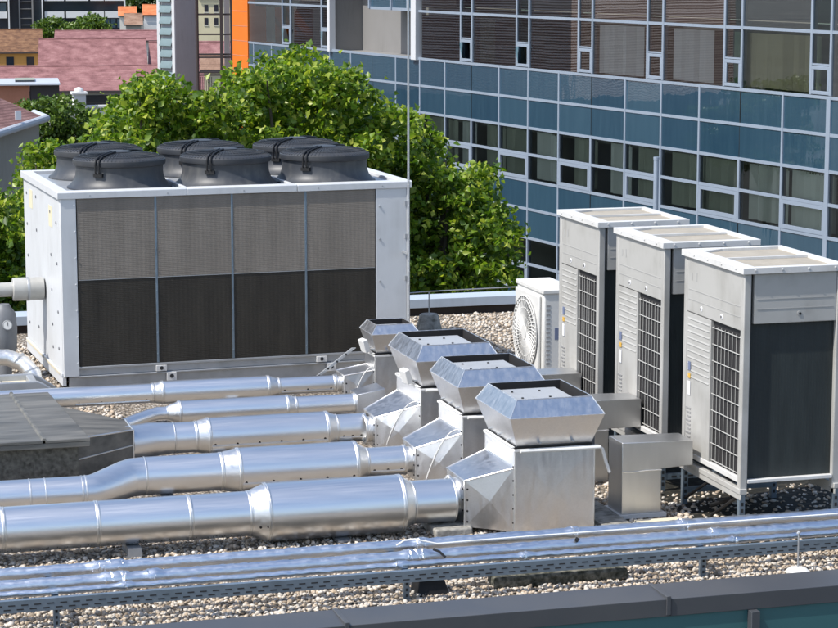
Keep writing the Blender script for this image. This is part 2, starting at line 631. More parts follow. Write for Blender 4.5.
def stones(name, regions, seed):
    r = np.random.default_rng(seed)
    bm = bmesh.new()
    bmesh.ops.create_icosphere(bm, subdivisions=1, radius=1)
    bv = np.array([v.co[:] for v in bm.verts])
    bf = np.array([[v.index for v in f.verts] for f in bm.faces])
    bm.free()
    P, R = [], []
    for x0, x1, y0, y1, dens, s0, s1 in regions:
        n = int((x1 - x0) * (y1 - y0) * dens)
        p = np.column_stack([r.uniform(x0, x1, n), r.uniform(y0, y1, n), np.zeros(n)])
        s = s0 + (s1 - s0) * r.random(n) ** 1.6
        p[:, 2] = s * r.uniform(-.1, .55, n)
        P.append(p)
        R.append(s)
    P, R = np.vstack(P), np.concatenate(R)
    n = len(P)
    q = r.normal(size=(n, 4))
    q /= np.linalg.norm(q, axis=1, keepdims=True)
    w, x, y, z = q.T
    rot = np.stack([1 - 2 * (y * y + z * z), 2 * (x * y - z * w), 2 * (x * z + y * w),
                    2 * (x * y + z * w), 1 - 2 * (x * x + z * z), 2 * (y * z - x * w),
                    2 * (x * z - y * w), 2 * (y * z + x * w), 1 - 2 * (x * x + y * y)], 1).reshape(n, 3, 3)
    sc = np.column_stack([R * r.uniform(.8, 1.3, n), R * r.uniform(.6, 1.0, n), R * r.uniform(.4, .8, n)])
    loc = bv[None] * (1 + r.uniform(-.18, .18, (n, len(bv), 1))) * sc[:, None]
    loc = np.einsum('nij,nkj->nki', rot, loc)
    loc[:, :, 2] *= .8
    V = (loc + P[:, None]).reshape(-1, 3)
    Fc = (bf[None] + (np.arange(n) * len(bv))[:, None, None]).reshape(-1, 3)
    me = bpy.data.meshes.new(name)
    me.vertices.add(len(V))
    me.vertices.foreach_set('co', V.ravel())
    me.loops.add(Fc.size)
    me.loops.foreach_set('vertex_index', Fc.ravel().astype(np.int32))
    me.polygons.add(len(Fc))
    me.polygons.foreach_set('loop_start', np.arange(0, Fc.size, 3, dtype=np.int32))
    me.polygons.foreach_set('use_smooth', np.ones(len(Fc), dtype=bool))
    me.update(calc_edges=True)
    me.materials.append(MAT['stone'])
    o = bpy.data.objects.new(name, me)
    COL.objects.link(o)
    return o


st = stones('gravel_stones', [(1.0, 9.2, 13.64, 14.3, 300, .012, .028), (1.0, 9.2, 14.3, 14.56, 1500, .011, .026), (1.0, 9.2, 14.56, 14.64, 700, .011, .026), (1.0, 9.2, 14.64, 15.0, 2100, .011, .027), (1.0, 9.3, 15.0, 15.35, 1500, .011, .027), (1.0, 6.2, 15.35, 15.72, 1000, .011, .026), (1.0, 5.2, 15.72, 16.20, 170, .012, .026), (1.0, 6.2, 16.2, 17.1, 700, .012, .028), (5.2, 6.2, 15.72, 16.4, 600, .012, .028), (6.2, 6.95, 15.35, 16.9, 800, .014, .032), (6.95, 9.3, 15.35, 17.2, 260, .012, .03),
                              (5.2, 6.9, 16.9, 19.5, 500, .014, .028), (5.6, 11, 21.5, 26.8, 420, .016, .032),
                              (1.2, 3.2, 21.5, 26.0, 400, .016, .032)], 5)
struct(st, 'stuff')

mm = MB()  # flat strips by duct, coping and cabinets, coloured darker than the gravel
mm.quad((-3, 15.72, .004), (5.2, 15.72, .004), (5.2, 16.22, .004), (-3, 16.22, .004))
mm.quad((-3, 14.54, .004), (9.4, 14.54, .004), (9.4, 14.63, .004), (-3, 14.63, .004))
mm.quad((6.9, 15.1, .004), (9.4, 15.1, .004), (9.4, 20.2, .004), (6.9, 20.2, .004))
struct(mm.build('dark_ground_strips', MAT['dark_mottle'], smooth=0))

# own building under the roof
bld = thing('equipment_building', 'flat roofed building with dark grey coping and teal glass front carrying the rooftop equipment', 'building',
            (0, 13.6, GROUND_Z))
gz = -GROUND_Z
b = MB()
b.box(RX0 - .1, .0, 0, RX1 + .1, 13.5, gz - .02)
b.build('wall', MAT['render_grey'], bld)
# near coping, in lengths with a standing joint
xs = [-14.1, -10.9, -8.3, -4.6, -1.2, 1.0, 3.37, 5.52, 8.0, 11.7]
for i in range(len(xs) - 1):
    c = MB()
    c.prism([(-.275, gz + .285), (-.275, gz + .17), (-.25, gz + .17), (-.25, gz + .26), (.02, gz + .27), (.02, gz + .10), (.045, gz + .10), (.045, gz + .30)],
            'x', xs[i] + .003, xs[i + 1] - .003)
    c.box(xs[i] - .03, -.285, gz + .18, xs[i] + .0, .05, gz + .307)
    c.build('coping', MAT['coping'], bld, smooth=0, bevel=.003)
c = MB()
c.box(RX0 - .1, -.23, gz - .05, RX1 + .1, .0, gz + .25)
c.build('parapet', MAT['membrane'], bld)
c = MB()
c.box(RX0 - .1, -.262, gz - 3.2, RX1 + .1, -.235, gz + .17)
c.build('glass_panel', MAT['own_glass'], bld, smooth=0)
for x in (-9.6, -7.2, -4.8, -2.4, .2, 3.5, 6.1, 8.4, 10.6):
    c = MB()
    c.box(x - .03, -.33, gz - 3.2, x + .03, -.262, gz + .168)
    c.build('mullion', MAT['coping'], bld, bevel=.003)
# far parapet and side parapets
c = MB()
c.box(RX0 - .1, 13.30, gz - .02, RX1 + .1, 13.58, gz + .18)
c.build('far_parapet', MAT['membrane'], bld)
c = MB()
c.box(RX0 - .12, 13.26, gz + .18, RX1 + .12, 13.64, gz + .21)
c.box(RX0 - .12, 13.24, gz + .10, RX1 + .12, 13.26, gz + .21)
c.build('far_coping', MAT['coping_back'], bld, bevel=.004)
c = MB()
c.box(RX1, .05, gz - .02, RX1 + .3, 13.3, gz + .22)
c.build('side_parapet', MAT['membrane'], bld)

# ------------------------------------------------------------------ chiller
ch = thing('air_cooled_chiller', 'large white chiller with six dark fans on top and tall fin coils across its front', 'chiller',
           (2.831, 23.0, 0), radians(2.3))
CW, CD, CB, CT = 3.70, 2.43, .262, 1.985
b = MB()
b.box(.05, .07, .20, CW - .05, CD - .03, CT - .03)
b.build('inner_body', MAT['dark_void'], ch)
cx = [.155, .975, 1.775, 2.565, 3.335]
for i in range(4):
    b = MB()
    b.box(cx[i] + .012, .004, 1.155, cx[i + 1] - .012, .068, CT - .005)
    o = b.build('coil', MAT['coil_up'], ch, smooth=0)
    o['label'] = 'upper coil of lighter grey fins'
    b = MB()
    b.box(cx[i] + .012, .006, CB, cx[i + 1] - .012, .068, 1.148)
    o = b.build('coil', MAT['coil_low'], ch, smooth=0)
    o['label'] = 'lower coil of dark fins'
for x in cx[1:4]:
    b = MB()
    b.box(x - .011, .0015, CB, x + .011, .05, CT)
    for z in np.arange(.35, 1.95, .22):
        b.cyl((x, .002, z), (x, -.002, z), .009, n=8)
    b.build('coil_divider', MAT['steel_blue'], ch, bevel=.002)
b = MB()
b.box(cx[0] + .012, .002, 1.1485, cx[4] - .012, .01, 1.1545)
b.build('coil_joint', MAT['steel_grey'], ch)
b = MB()
b.box(0, 0, .16, cx[0] + .002, .06, CT)
for z in np.arange(.3, 1.95, .27):
    b.cyl((cx[0] - .012, .001, z), (cx[0] - .012, -.006, z), .009, n=8)
b.build('corner_post', MAT['chiller_white'], ch, bevel=.006)
b = MB()
b.box(cx[4] - .002, 0, .16, CW - .03, .06, CT)
b.box(CW - .028, -.004, .10, CW, .06, CT)
b.build('end_panel', MAT['chiller_white'], ch, bevel=.004)
b = MB()
for z in (.5, 1.0, 1.45, 1.8):
    b.cyl((cx[4] + .04, .001, z), (cx[4] + .04, -.008, z), .012, n=8)
    b.box(CW - .05, -.012, z, CW - .03, .0, z + .05)
b.build('latch', MAT['steel_grey'], ch)
# left side
b = MB()
b.box(-.004, .062, .20, .05, CD, CT)
b.build('side_panel', MAT['chiller_white'], ch, bevel=.006)
b = MB()
b.box(CW - .05, .062, .20, CW + .002, CD, CT)
b.build('side_panel', MAT['chiller_white'], ch, bevel=.006)
b = MB()
b.box(.05, CD - .03, .2, CW - .05, CD, CT)
b.build('rear_panel', MAT['chiller_white'], ch)
b = MB()
for y, zs in ((.25, (.42, .80, 1.3, 1.72)), (.62, (.38, .62, .98, 1.35, 1.80)), (1.55, (.45, .85, 1.5, 1.86)), (2.2, (.4, .75, 1.15, 1.5, 1.84))):
    for z in zs:
        b.cyl((-.004, y, z), (-.012, y, z), .016, n=8)
build_each(b, 'bolt', MAT['pump_grey'], ch)
for y0, z0, z1 in ((1.80, 1.70, 1.90), (.50, 1.64, 1.86)):
    b = MB()
    b.box(-.0065, y0, z0, -.0042, y0 + .22, z1)
    b.build('sticker', MAT['sticker'], ch)
# side skirt
b = MB()
b.box(-.02, .05, .155, .03, CD, .195)
b.box(-.012, .05, .06, .03, CD, .15)
build_each(b, 'side_skirt', MAT['chiller_white'], ch, bevel=.004)
b = MB()
b.box(-.026, .15, .165, -.0205, 1.1, .192)
b.box(-.026, 1.2, .165, -.0205, 2.35, .192)
build_each(b, 'skirt_strip', MAT['cream'], ch)
# top
b = MB()
b.prism([(-.012, CT), (-.012, CT + .065), (.0, CT + .078), (.10, CT + .078), (.10, CT)], 'x', -.03, 1.30)
b.prism([(-.012, CT), (-.012, CT + .065), (.0, CT + .078), (.10, CT + .078), (.10, CT)], 'x', 1.306, 2.47)
b.prism([(-.012, CT), (-.012, CT + .065), (.0, CT + .078), (.10, CT + .078), (.10, CT)], 'x', 2.476, CW + .03)
b.box(-.03, .102, CT, .09, CD + .03, CT + .076)
b.box(CW - .09, .102, CT, CW + .03, CD + .03, CT + .076)
b.box(.092, CD - .08, CT, CW - .092, CD + .028, CT + .076)
b.build('roof_rim', MAT['chiller_white'], ch, bevel=.004)
b = MB()
b.box(.092, .102, CT, CW - .092, CD - .082, CT + .045)
b.build('fan_deck', MAT['steel_grey'], ch)
b = MB()
for x in (1.285, 2.42):
    b.box(x, .104, CT + .046, x + .035, CD - .085, CT + .08)
build_each(b, 'deck_rib', MAT['chiller_white'], ch, bevel=.004)
b = MB()
for x in (.3, 1.1, 1.9, 2.7, 3.4):
    b.cyl((x, -.012, CT + .03), (x, -.016, CT + .03), .008, n=8)
build_each(b, 'rim_screw', MAT['steel_grey'], ch)
# front base channels and lifting eyes
b = MB()
b.box(cx[0], .0, .235, CW - .03, .05, .258)
b.box(cx[0], .02, .165, CW - .03, .05, .235)
b.box(cx[0], -.006, .148, CW - .03, .05, .163)
build_each(b, 'sill_channel', MAT['steel_grey'], ch, bevel=.003)
b = MB()
b.box(cx[0] - .1, .03, .02, CW - .03, .08, .147)
b.build('base_beam', MAT['steel_grey'], ch)
for x in (1.0, 2.72):
    b = MB()
    b.box(x - .05, -.018, .172, x + .06, .019, .232)
    b.mat(1).cyl((x + .005, -.0185, .205), (x + .005, -.022, .205), .02, n=14)
    b.mat(0).box(x + .06, -.025, .07, x + .16, .02, .155)
    b.mat(1).cyl((x + .11, -.0255, .118), (x + .11, -.029, .118), .022, n=14)
    b.build('lifting_plate', [MAT['white'], MAT['hole']], ch, bevel=.003)
for x in (.0, 1.2, 2.4, 3.5):
    for y in (.03, CD - .2):
        b = MB()
        b.box(x, y + .02, 0, x + .16, y + .18, .06 if x == 0 else .018)
        b.build('foot', MAT['black'], ch)

# fan cowl: bell, lid grille, strap handles
def make_fan():
    f = bpy.data.objects.new('fan', None)
    b = MB()
    prof = [(.545, 0), (.545, .012), (.515, .03), (.478, .075), (.458, .13), (.452, .19), (.456, .245), (.43, .245), (.42, .02)]
    b.lathe(prof, n=48, cap=False)
    cow = b.build('cowl', MAT['plastic'], f)
    b = MB()
    prof = [(.458, .236), (.478, .243), (.483, .262), (.480, .295), (.462, .312), (.40, .332), (.30, .348), (.16, .358), (.0001, .36)]
    b.lathe(prof, n=48, cap=False)
    b.lathe([(.13, .352), (.13, .372), (.10, .378), (.0001, .378)], n=24, cap=False)
    for k in range(72):
        a = 2 * pi * k / 72
        p = [(cos(a) * r, sin(a) * r, z) for r, z in ((.475, .306), (.40, .336), (.30, .352), (.13, .362))]
        b.tube(p, .0035, n=4, cap=False)
    for r, z in ((.20, .357), (.27, .352), (.34, .346), (.41, .335)):
        b.tube([(cos(2 * pi * i / 40) * r, sin(2 * pi * i / 40) * r, z) for i in range(41)], .004, n=4, cap=False)
    b.build('fan_guard', MAT['plastic_lid'], f)
    for a0 in (math.radians(-128), math.radians(48)):
        b = MB()
        ca, sa = cos(a0), sin(a0)
        for off in (-.02, .02):
            pts = []
            for r, z in ((.463, .165), (.492, .19), (.497, .27), (.480, .315), (.40, .350), (.30, .364), (.20, .372), (.12, .376)):
                pts.append((ca * r - sa * off, sa * r + ca * off, z))
            b.tube(pts, .009, n=8)
        c0 = Vector((ca * .468, sa * .468, .16))
        t = Vector((-sa, ca, 0)) * .05
        o_ = Vector((ca, sa, 0)) * .018
        b.hexa([c0 - t - o_ + Vector((0, 0, -.018)), c0 + t - o_ + Vector((0, 0, -.018)), c0 + t + o_ + Vector((0, 0, -.018)), c0 - t + o_ + Vector((0, 0, -.018)),
                c0 - t - o_ + Vector((0, 0, .018)), c0 + t - o_ + Vector((0, 0, .018)), c0 + t + o_ + Vector((0, 0, .018)), c0 - t + o_ + Vector((0, 0, .018))])
        b.build('strap', MAT['black'], f)
    return f


fan0 = make_fan()
COL.objects.link(fan0)
k = 0
for y in (.61, 1.78):
    for x in (.725, 1.86, 2.945):
        fo = fan0 if k == 0 else copy_tree(fan0)
        fo.parent = ch
        fo.location = (x, y, CT + .046)
        fo.rotation_euler = (0, 0, radians((0, 4, -3, 6, 2, -5)[k]))
        k += 1

# ------------------------------------------------------------------ plant to the left of the chiller
wp = thing('water_pipe', 'pale clad water pipe with thick collar entering the chiller side', 'pipe', (2.78, 24.1, .93))
b = MB()
b.cyl((-5, 0, 0), (-.32, 0, 0), .075, n=28)
b.build('cladding', MAT['steel_pale'], wp)
b = MB()
b.lathe([(.076, -.34), (.118, -.335), (.122, -.33), (.122, -.02), (.118, -.012), (.02, -.01)], axis='x', n=28)
b.build('collar', MAT['steel_pale'], wp)
b = MB()
b.lathe([(.125, -.19), (.127, -.185), (.127, -.165), (.125, -.16)], axis='x', n=28)
b.build('clamp_band', MAT['steel_grey'], wp)

vs = thing('pump', 'dark grey cast pump with round pressure gauge under the pale water pipe', 'pump', (2.33, 23.95, 0))
b = MB()
b.lathe([(.11, .0), (.11, .02), (.07, .03), (.07, .25), (.11, .27), (.13, .36), (.135, .55), (.125, .70), (.08, .76), (.06, .80)], n=24)
b.box(.06, -.06, .33, .12, .06, .50)
b.build('body', MAT['pump_grey'], vs)
b = MB()
b.cyl((.02, -.13, .60), (.02, -.17, .60), .05, n=24)
gb = b.build('pressure_gauge', MAT['steel_grey'], vs)
b = MB()
b.cyl((.02, -.171, .60), (.02, -.174, .60), .042, n=24)
b.mat(1).box(.017, -.1765, .595, .022, -.1745, .635)
b.build('dial', [MAT['gauge_face'], MAT['black']], gb)

el = thing('elbow_pipe', 'bent metal clad pipe elbow on the gravel left of the chiller', 'pipe', (2.35, 23.2, 0))
b = MB()
pts = [(-2.5, .2, .34), (-.3, .2, .34), (-.05, .18, .33), (.10, .12, .27), (.19, .02, .17), (.21, -.02, .02)]
b.tube(pts, .085, n=20)
b.build('pipe', MAT['duct_dull'], el)
for t, p in enumerate(((-.3, .2, .34), (.05, .15, .30), (.17, .05, .2))):
    b = MB()
    q = Vector(p)
    d = Vector(((1, 0, 0), (.7, -.25, -.6), (.3, -.3, -.9))[t]).normalized() * .012
    b.cyl(q - d, q + d, .093, n=20)
    b.build('band', MAT['steel_grey'], el)

tr = thing('cable_trough', 'pale grey open cable trough with cream lining beside the chiller foot', 'trough', (2.05, 22.0, .13))
for q in (-.5, .3):
    b = MB()
    b.box(q, .1, -.13, q + .05, .15, -.002)
    b.build('leg', MAT['steel_grey'], tr)
b = MB()
b.prism([(-.9, 0), (.44, 0), (.62, .0), (.62, .05), (.46, .16), (.40, .19), (-.9, .19)], 'y', .0, .05)
b.prism([(-.9, 0), (.44, 0), (.62, .0), (.62, .05), (.46, .16), (.40, .19), (-.9, .19)], 'y', .42, .47)
b.box(.33, .05, 0, .40, .42, .185)
b.build('housing', MAT['steel_grey'], tr, bevel=.01)
b = MB()
b.box(-.9, .052, .0, .08, .418, .13)
b.box(.09, .052, .0, .326, .418, .13)
build_each(b, 'lining', MAT['cream'], tr)

# ------------------------------------------------------------------ ducts
RIV = MAT['black']


def duct(name, label, Y, z, segs, rivets=(), group='silver ventilation ducts', extra=None):
    t = thing(name, label, 'duct', (0, Y, z), 0, group)
    for part, x0, r0, x1, r1 in segs:
        b = MB()
        if part == 'collar':
            b.lathe([(r0, x0), (r0 + .008, x0 + .004), (r0 + .008, x1 - .004), (r1, x1)], axis='x', n=56, cap=False)
        elif part == 'pipe' and x1 - x0 > 1.2:
            b.lathe([(r0, x0), (r0 + (r1 - r0) * .5, (x0 + x1) / 2), (r1, x1)], axis='x', n=56, cap=False)
        else:
            b.lathe([(r0, x0), (r1, x1)], axis='x', n=56, cap=False)
        o = b.build(part, MAT['duct_dull'] if part in ('reducer', 'collar') else MAT['duct'], t, smooth=30, fix=False)
        # bead at each end
        b = MB()
        for x, r, s in ((x0, r0, 1), (x1, r1, -1)):
            b.lathe([(r - .001, x), (r + .0035, x + .004 * s), (r + .0035, x + .012 * s), (r - .001, x + .018 * s)], axis='x', n=56, cap=False)
        build_each(b, 'bead', MAT['duct_dull'], o, smooth=40, fix=False)
    for x0, x1, r, ang in rivets:
        b = MB()
        c, s = cos(radians(ang)), sin(radians(ang))
        # lap seam
        p = Vector((0, -c * (r + .001), s * (r + .001)))
        b.hexa([(x0, p.y + .004 * s, p.z + .012), (x1, p.y + .004 * s, p.z + .012), (x1, p.y, p.z - .002), (x0, p.y, p.z - .002),
                (x0, p.y - .005 * c, p.z + .010), (x1, p.y - .005 * c, p.z + .010), (x1, p.y - .006 * c, p.z - .003), (x0, p.y - .006 * c, p.z - .003)])
        b.mat(1)
        n = max(2, int((x1 - x0) / .2))
        for i in range(n + 1):
            x = x0 + .03 + (x1 - x0 - .06) * i / n
            q = Vector((x, -c * r, s * r + .016))
            d = Vector((0, -c, s))
            b.cyl(q, q + d * .008, .011, n=8)
        b.build('lap_seam', [MAT['duct_dull'], RIV], t)
    return t


dE = duct('ventilation_duct', 'biggest and nearest silver duct with a fat silencer, running to the nearest hood', 16.5, .245,
          [('pipe', -3, .17, 1.55, .17), ('pipe', 1.55, .17, 2.24, .17), ('pipe', 2.24, .17, 2.93, .17), ('pipe', 2.93, .17, 3.39, .17),
           ('reducer', 3.39, .17, 3.52, .222), ('silencer', 3.52, .222, 4.57, .222), ('reducer', 4.57, .222, 4.66, .167),
           ('pipe', 4.66, .167, 5.0, .167)])
b = MB()
for x in (3.44, 3.50):
    b.cyl((x, -.20, -.06), (x, -.21, -.062), .010, n=8)
build_each(b, 'rivet', RIV, dE)
b = MB()
b.tube([(.0, 0, 0), (.0, 0, .09)], .012)
b.build('drain_nipple', MAT['steel_grey'], dE, loc=(2.95, -.2, -.30))

dD = duct('ventilation_duct', 'second nearest silver duct with an offset bend left of its silencer', 17.9, .26,
          [('pipe', 2.82, .155, 3.45, .155), ('reducer', 3.45, .155, 3.59, .184), ('silencer', 3.59, .184, 4.57, .184),
           ('reducer', 4.57, .184, 4.67, .12), ('pipe', 4.67, .12, 5.0, .12)],
          [(3.60, 4.56, .184, -26), (4.69, 4.98, .12, -30)])
b = MB()
b.tube([(2.82, 0, 0), (2.72, -.01, -.003), (2.66, -.04, -.01), (2.42, -.20, -.04), (2.36, -.225, -.045), (2.28, -.23, -.045)],
       [.155, .155, .152, .135, .132, .13], n=48, cap=False)
o = b.build('bend', MAT['duct'], dD, smooth=25, fix=False)
b = MB()
b.lathe([(.13, 2.28), (.13, 1.6)], (0, -.23, -.045), 'x', 48, False)
b.build('pipe', MAT['duct'], dD, smooth=30, fix=False)
b = MB()
b.lathe([(.13, 1.6), (.13, -3)], (0, -.23, -.045), 'x', 48, False)
b.build('pipe', MAT['duct'], dD, smooth=30, fix=False)
b = MB()
for x, r in ((2.28, .13), (1.99, .13), (1.87, .13), (1.6, .13), (2.31, .131)):
    b.lathe([(r - .001, x), (r + .004, x + .004), (r + .004, x + .012), (r - .001, x + .016)], (0, -.23, -.045), 'x', 48, False)
build_each(b, 'bead', MAT['duct_dull'], dD, fix=False)

dC = duct('ventilation_duct', 'third silver duct from the front, fed by a round elbow from the grey plenum', 19.3, .26,
          [('pipe', 3.30, .135, 3.50, .135), ('reducer', 3.50, .135, 3.61, .16), ('silencer', 3.61, .16, 4.67, .16),
           ('reducer', 4.67, .16, 4.76, .125), ('pipe', 4.76, .125, 5.03, .125)],
          [(3.62, 4.66, .16, -24), (4.78, 5.0, .125, -30)])
b = MB()
b.tube([(3.30, 0, 0), (3.22, .0, 0), (3.10, -.015, 0), (3.0, -.04, -.01), (2.92, -.07, -.01), (2.88, -.085, -.01)], [.135, .14, .15, .155, .155, .155], n=48)
b.build('elbow', MAT['duct'], dC, smooth=40, fix=False)

dB = duct('ventilation_duct', 'fourth silver duct from the front, partly hidden behind the third one', 20.2, .30,
          [('reducer', 3.40, .062, 3.52, .108), ('silencer', 3.52, .108, 4.52, .108), ('reducer', 4.52, .108, 4.60, .088),
           ('pipe', 4.60, .088, 5.16, .088)])
b = MB()
b.tube([(3.40, 0, 0), (3.32, 0, 0), (3.24, -.03, -.01), (3.12, -.10, -.03), (2.98, -.2, -.05)], .062, n=28)
b.build('elbow', MAT['duct'], dB, smooth=40, fix=False)
b = MB()
b.hexa([(5.16, -.13, -.12), (5.42, -.16, -.14), (5.42, .16, -.14), (5.16, .13, -.12), (5.16, -.13, .10), (5.42, -.16, .15), (5.42, .16, .15), (5.16, .13, .10)])
b.build('end_box', MAT['hood'], dB, bevel=.003)

dA = duct('ventilation_duct', 'rearmost thin silver duct running along the foot of the chiller', 21.2, .30,
          [('pipe', -3, .095, 1.9, .095), ('pipe', 1.9, .095, 3.44, .095), ('reducer', 3.44, .095, 3.53, .112),
           ('silencer', 3.53, .112, 4.56, .112), ('reducer', 4.56, .112, 4.66, .084), ('pipe', 4.66, .084, 5.22, .084)],
          [(2.7, 3.4, .095, -38), (4.68, 5.2, .084, -30)])

b = MB()
rr = random.Random(9)
for i in range(110):
    x = rr.uniform(1.4, 3.36)
    a0 = radians(-rr.uniform(52, 60))
    a1 = a0 + radians(rr.uniform(4, 16)) * rr.random()
    for q0, q1 in ((a0, (a0 + a1) / 2), ((a0 + a1) / 2, a1)):
        ra = .1708
        b.quad((x, -cos(q0) * ra, sin(q0) * ra), (x + .005, -cos(q0) * ra, sin(q0) * ra), (x + .004, -cos(q1) * ra, sin(q1) * ra), (x + .001, -cos(q1) * ra, sin(q1) * ra))
struct(b.build('drip_marks', MAT['dark_mottle'], dE, fix=False), 'stuff')

# block supports under the ducts
for i, (x, y, w, h_, lab) in enumerate(((4.95, 16.48, .30, .07, 'rough concrete block under the nearest duct beside the nearest hood'),
                                         )):
    b = MB()
    b.box(x - w / 2, y - .2, 0, x + w / 2, y + .2, h_)
    o = b.build('concrete_block', MAT['concrete'], None, bevel=.015)
    tag(o, lab, 'block')
k0 = None
sup = ('under the left pipe of the nearest duct', 'under the fat silencer of the nearest duct', 'under the second duct left of its silencer', 'under the silencer of the second duct',
       'under the left end of the third duct', 'under the right end of the third duct', 'under the fourth duct', 'under the rearmost duct beside the old plenum', 'under the silencer of the rearmost duct')
for i, (x, Y, top) in enumerate(((2.5, 16.5, .075), (4.1, 16.5, .023), (3.0, 17.9, .105), (4.3, 17.9, .076), (3.7, 19.3, .10), (4.85, 19.3, .135), (4.0, 20.2, .192),
                                 (2.2, 21.2, .205), (4.2, 21.2, .188))):
    s = MB()
    s.box(-.05, -.15, 0, .05, .15, top)
    o = s.build('duct_support', MAT['steel_grey'], None, loc=(x, Y, 0))
    tag(o, 'low grey steel saddle ' + sup[i], 'support', 'duct supports')

# old plenum the third and fourth ducts come from
pl = thing('duct_plenum', 'old dull grey sheet metal plenum with a folded lid and a tapering outlet', 'plenum', (2.42, 18.35, 0))
b = MB()
b.box(-2.2, .02, 0, -.06, 2.0, .475)
b.build('base', MAT['old_side'], pl)
b = MB()
z0, z1 = .49, .515
def slab(px0, px1, dz=0):
    return [(px0[0], -.06, z0 + dz), (px1[0], -.06, z0 + dz), (px1[1], 2.05, z0 + dz), (px0[1], 2.05, z0 + dz),
            (px0[0], -.06, z1 + dz), (px1[0], -.06, z1 + dz), (px1[1], 2.05, z1 + dz), (px0[1], 2.05, z1 + dz)]
b.hexa(slab((-2.3, -2.3), (-.355, -.40)))
b.hexa(slab((-.335, -.38), (.03, -.06)))
b.prism([(-2.3, .445), (.03, .445), (.03, .49), (-2.3, .49)], 'y', -.055, -.045)
b.build('lid', MAT['old_sheet'], pl, bevel=.004)
b = MB()
b.hexa([(-.365, -.058, z1), (-.325, -.058, z1), (-.37, 2.05, z1), (-.41, 2.05, z1),
        (-.355, -.058, z1 + .018), (-.335, -.058, z1 + .018), (-.38, 2.05, z1 + .018), (-.40, 2.05, z1 + .018)])
b.build('standing_seam', MAT['old_sheet'], pl)
b = MB()
b.hexa([(-.05, .25, .10), (.50, .70, .12), (.50, 1.15, .12), (-.05, 1.8, .10),
        (-.05, .25, .445), (.50, .70, .40), (.50, 1.15, .40), (-.05, 1.8, .445)])
b.build('taper', MAT['old_sheet'], pl, bevel=.004)
b = MB()
b.tube([(-.05, .247, .27), (.50, .697, .27)], .006, 6)
b.tube([(-.05, .25, .448), (.50, .70, .403)], .008, 6)
b.tube([(.50, .70, .403), (.50, .70, .12)], .008, 6)
b.tube([(.50, .70, .403), (.50, 1.15, .403)], .008, 6)
b.build('taper_seam', MAT['duct_dull'], pl)
b = MB()
b.lathe([(.11, -.6), (.11, -.4), (.09, -.39)], (-.95, -.02, .12), 'y', 24)
b.build('stub_pipe', MAT['duct_dull'], pl)

# ------------------------------------------------------------------ roof hoods
def cross_face(b, p, bump):
    """a sheet panel with a folded cross, p = 4 corners in order, pushed out by the vector bump"""
    c = sum((Vector(q) for q in p), Vector()) / 4 + Vector(bump)
    b.add([*p, c], [(0, 1, 4), (1, 2, 4), (2, 3, 4), (3, 0, 4)])


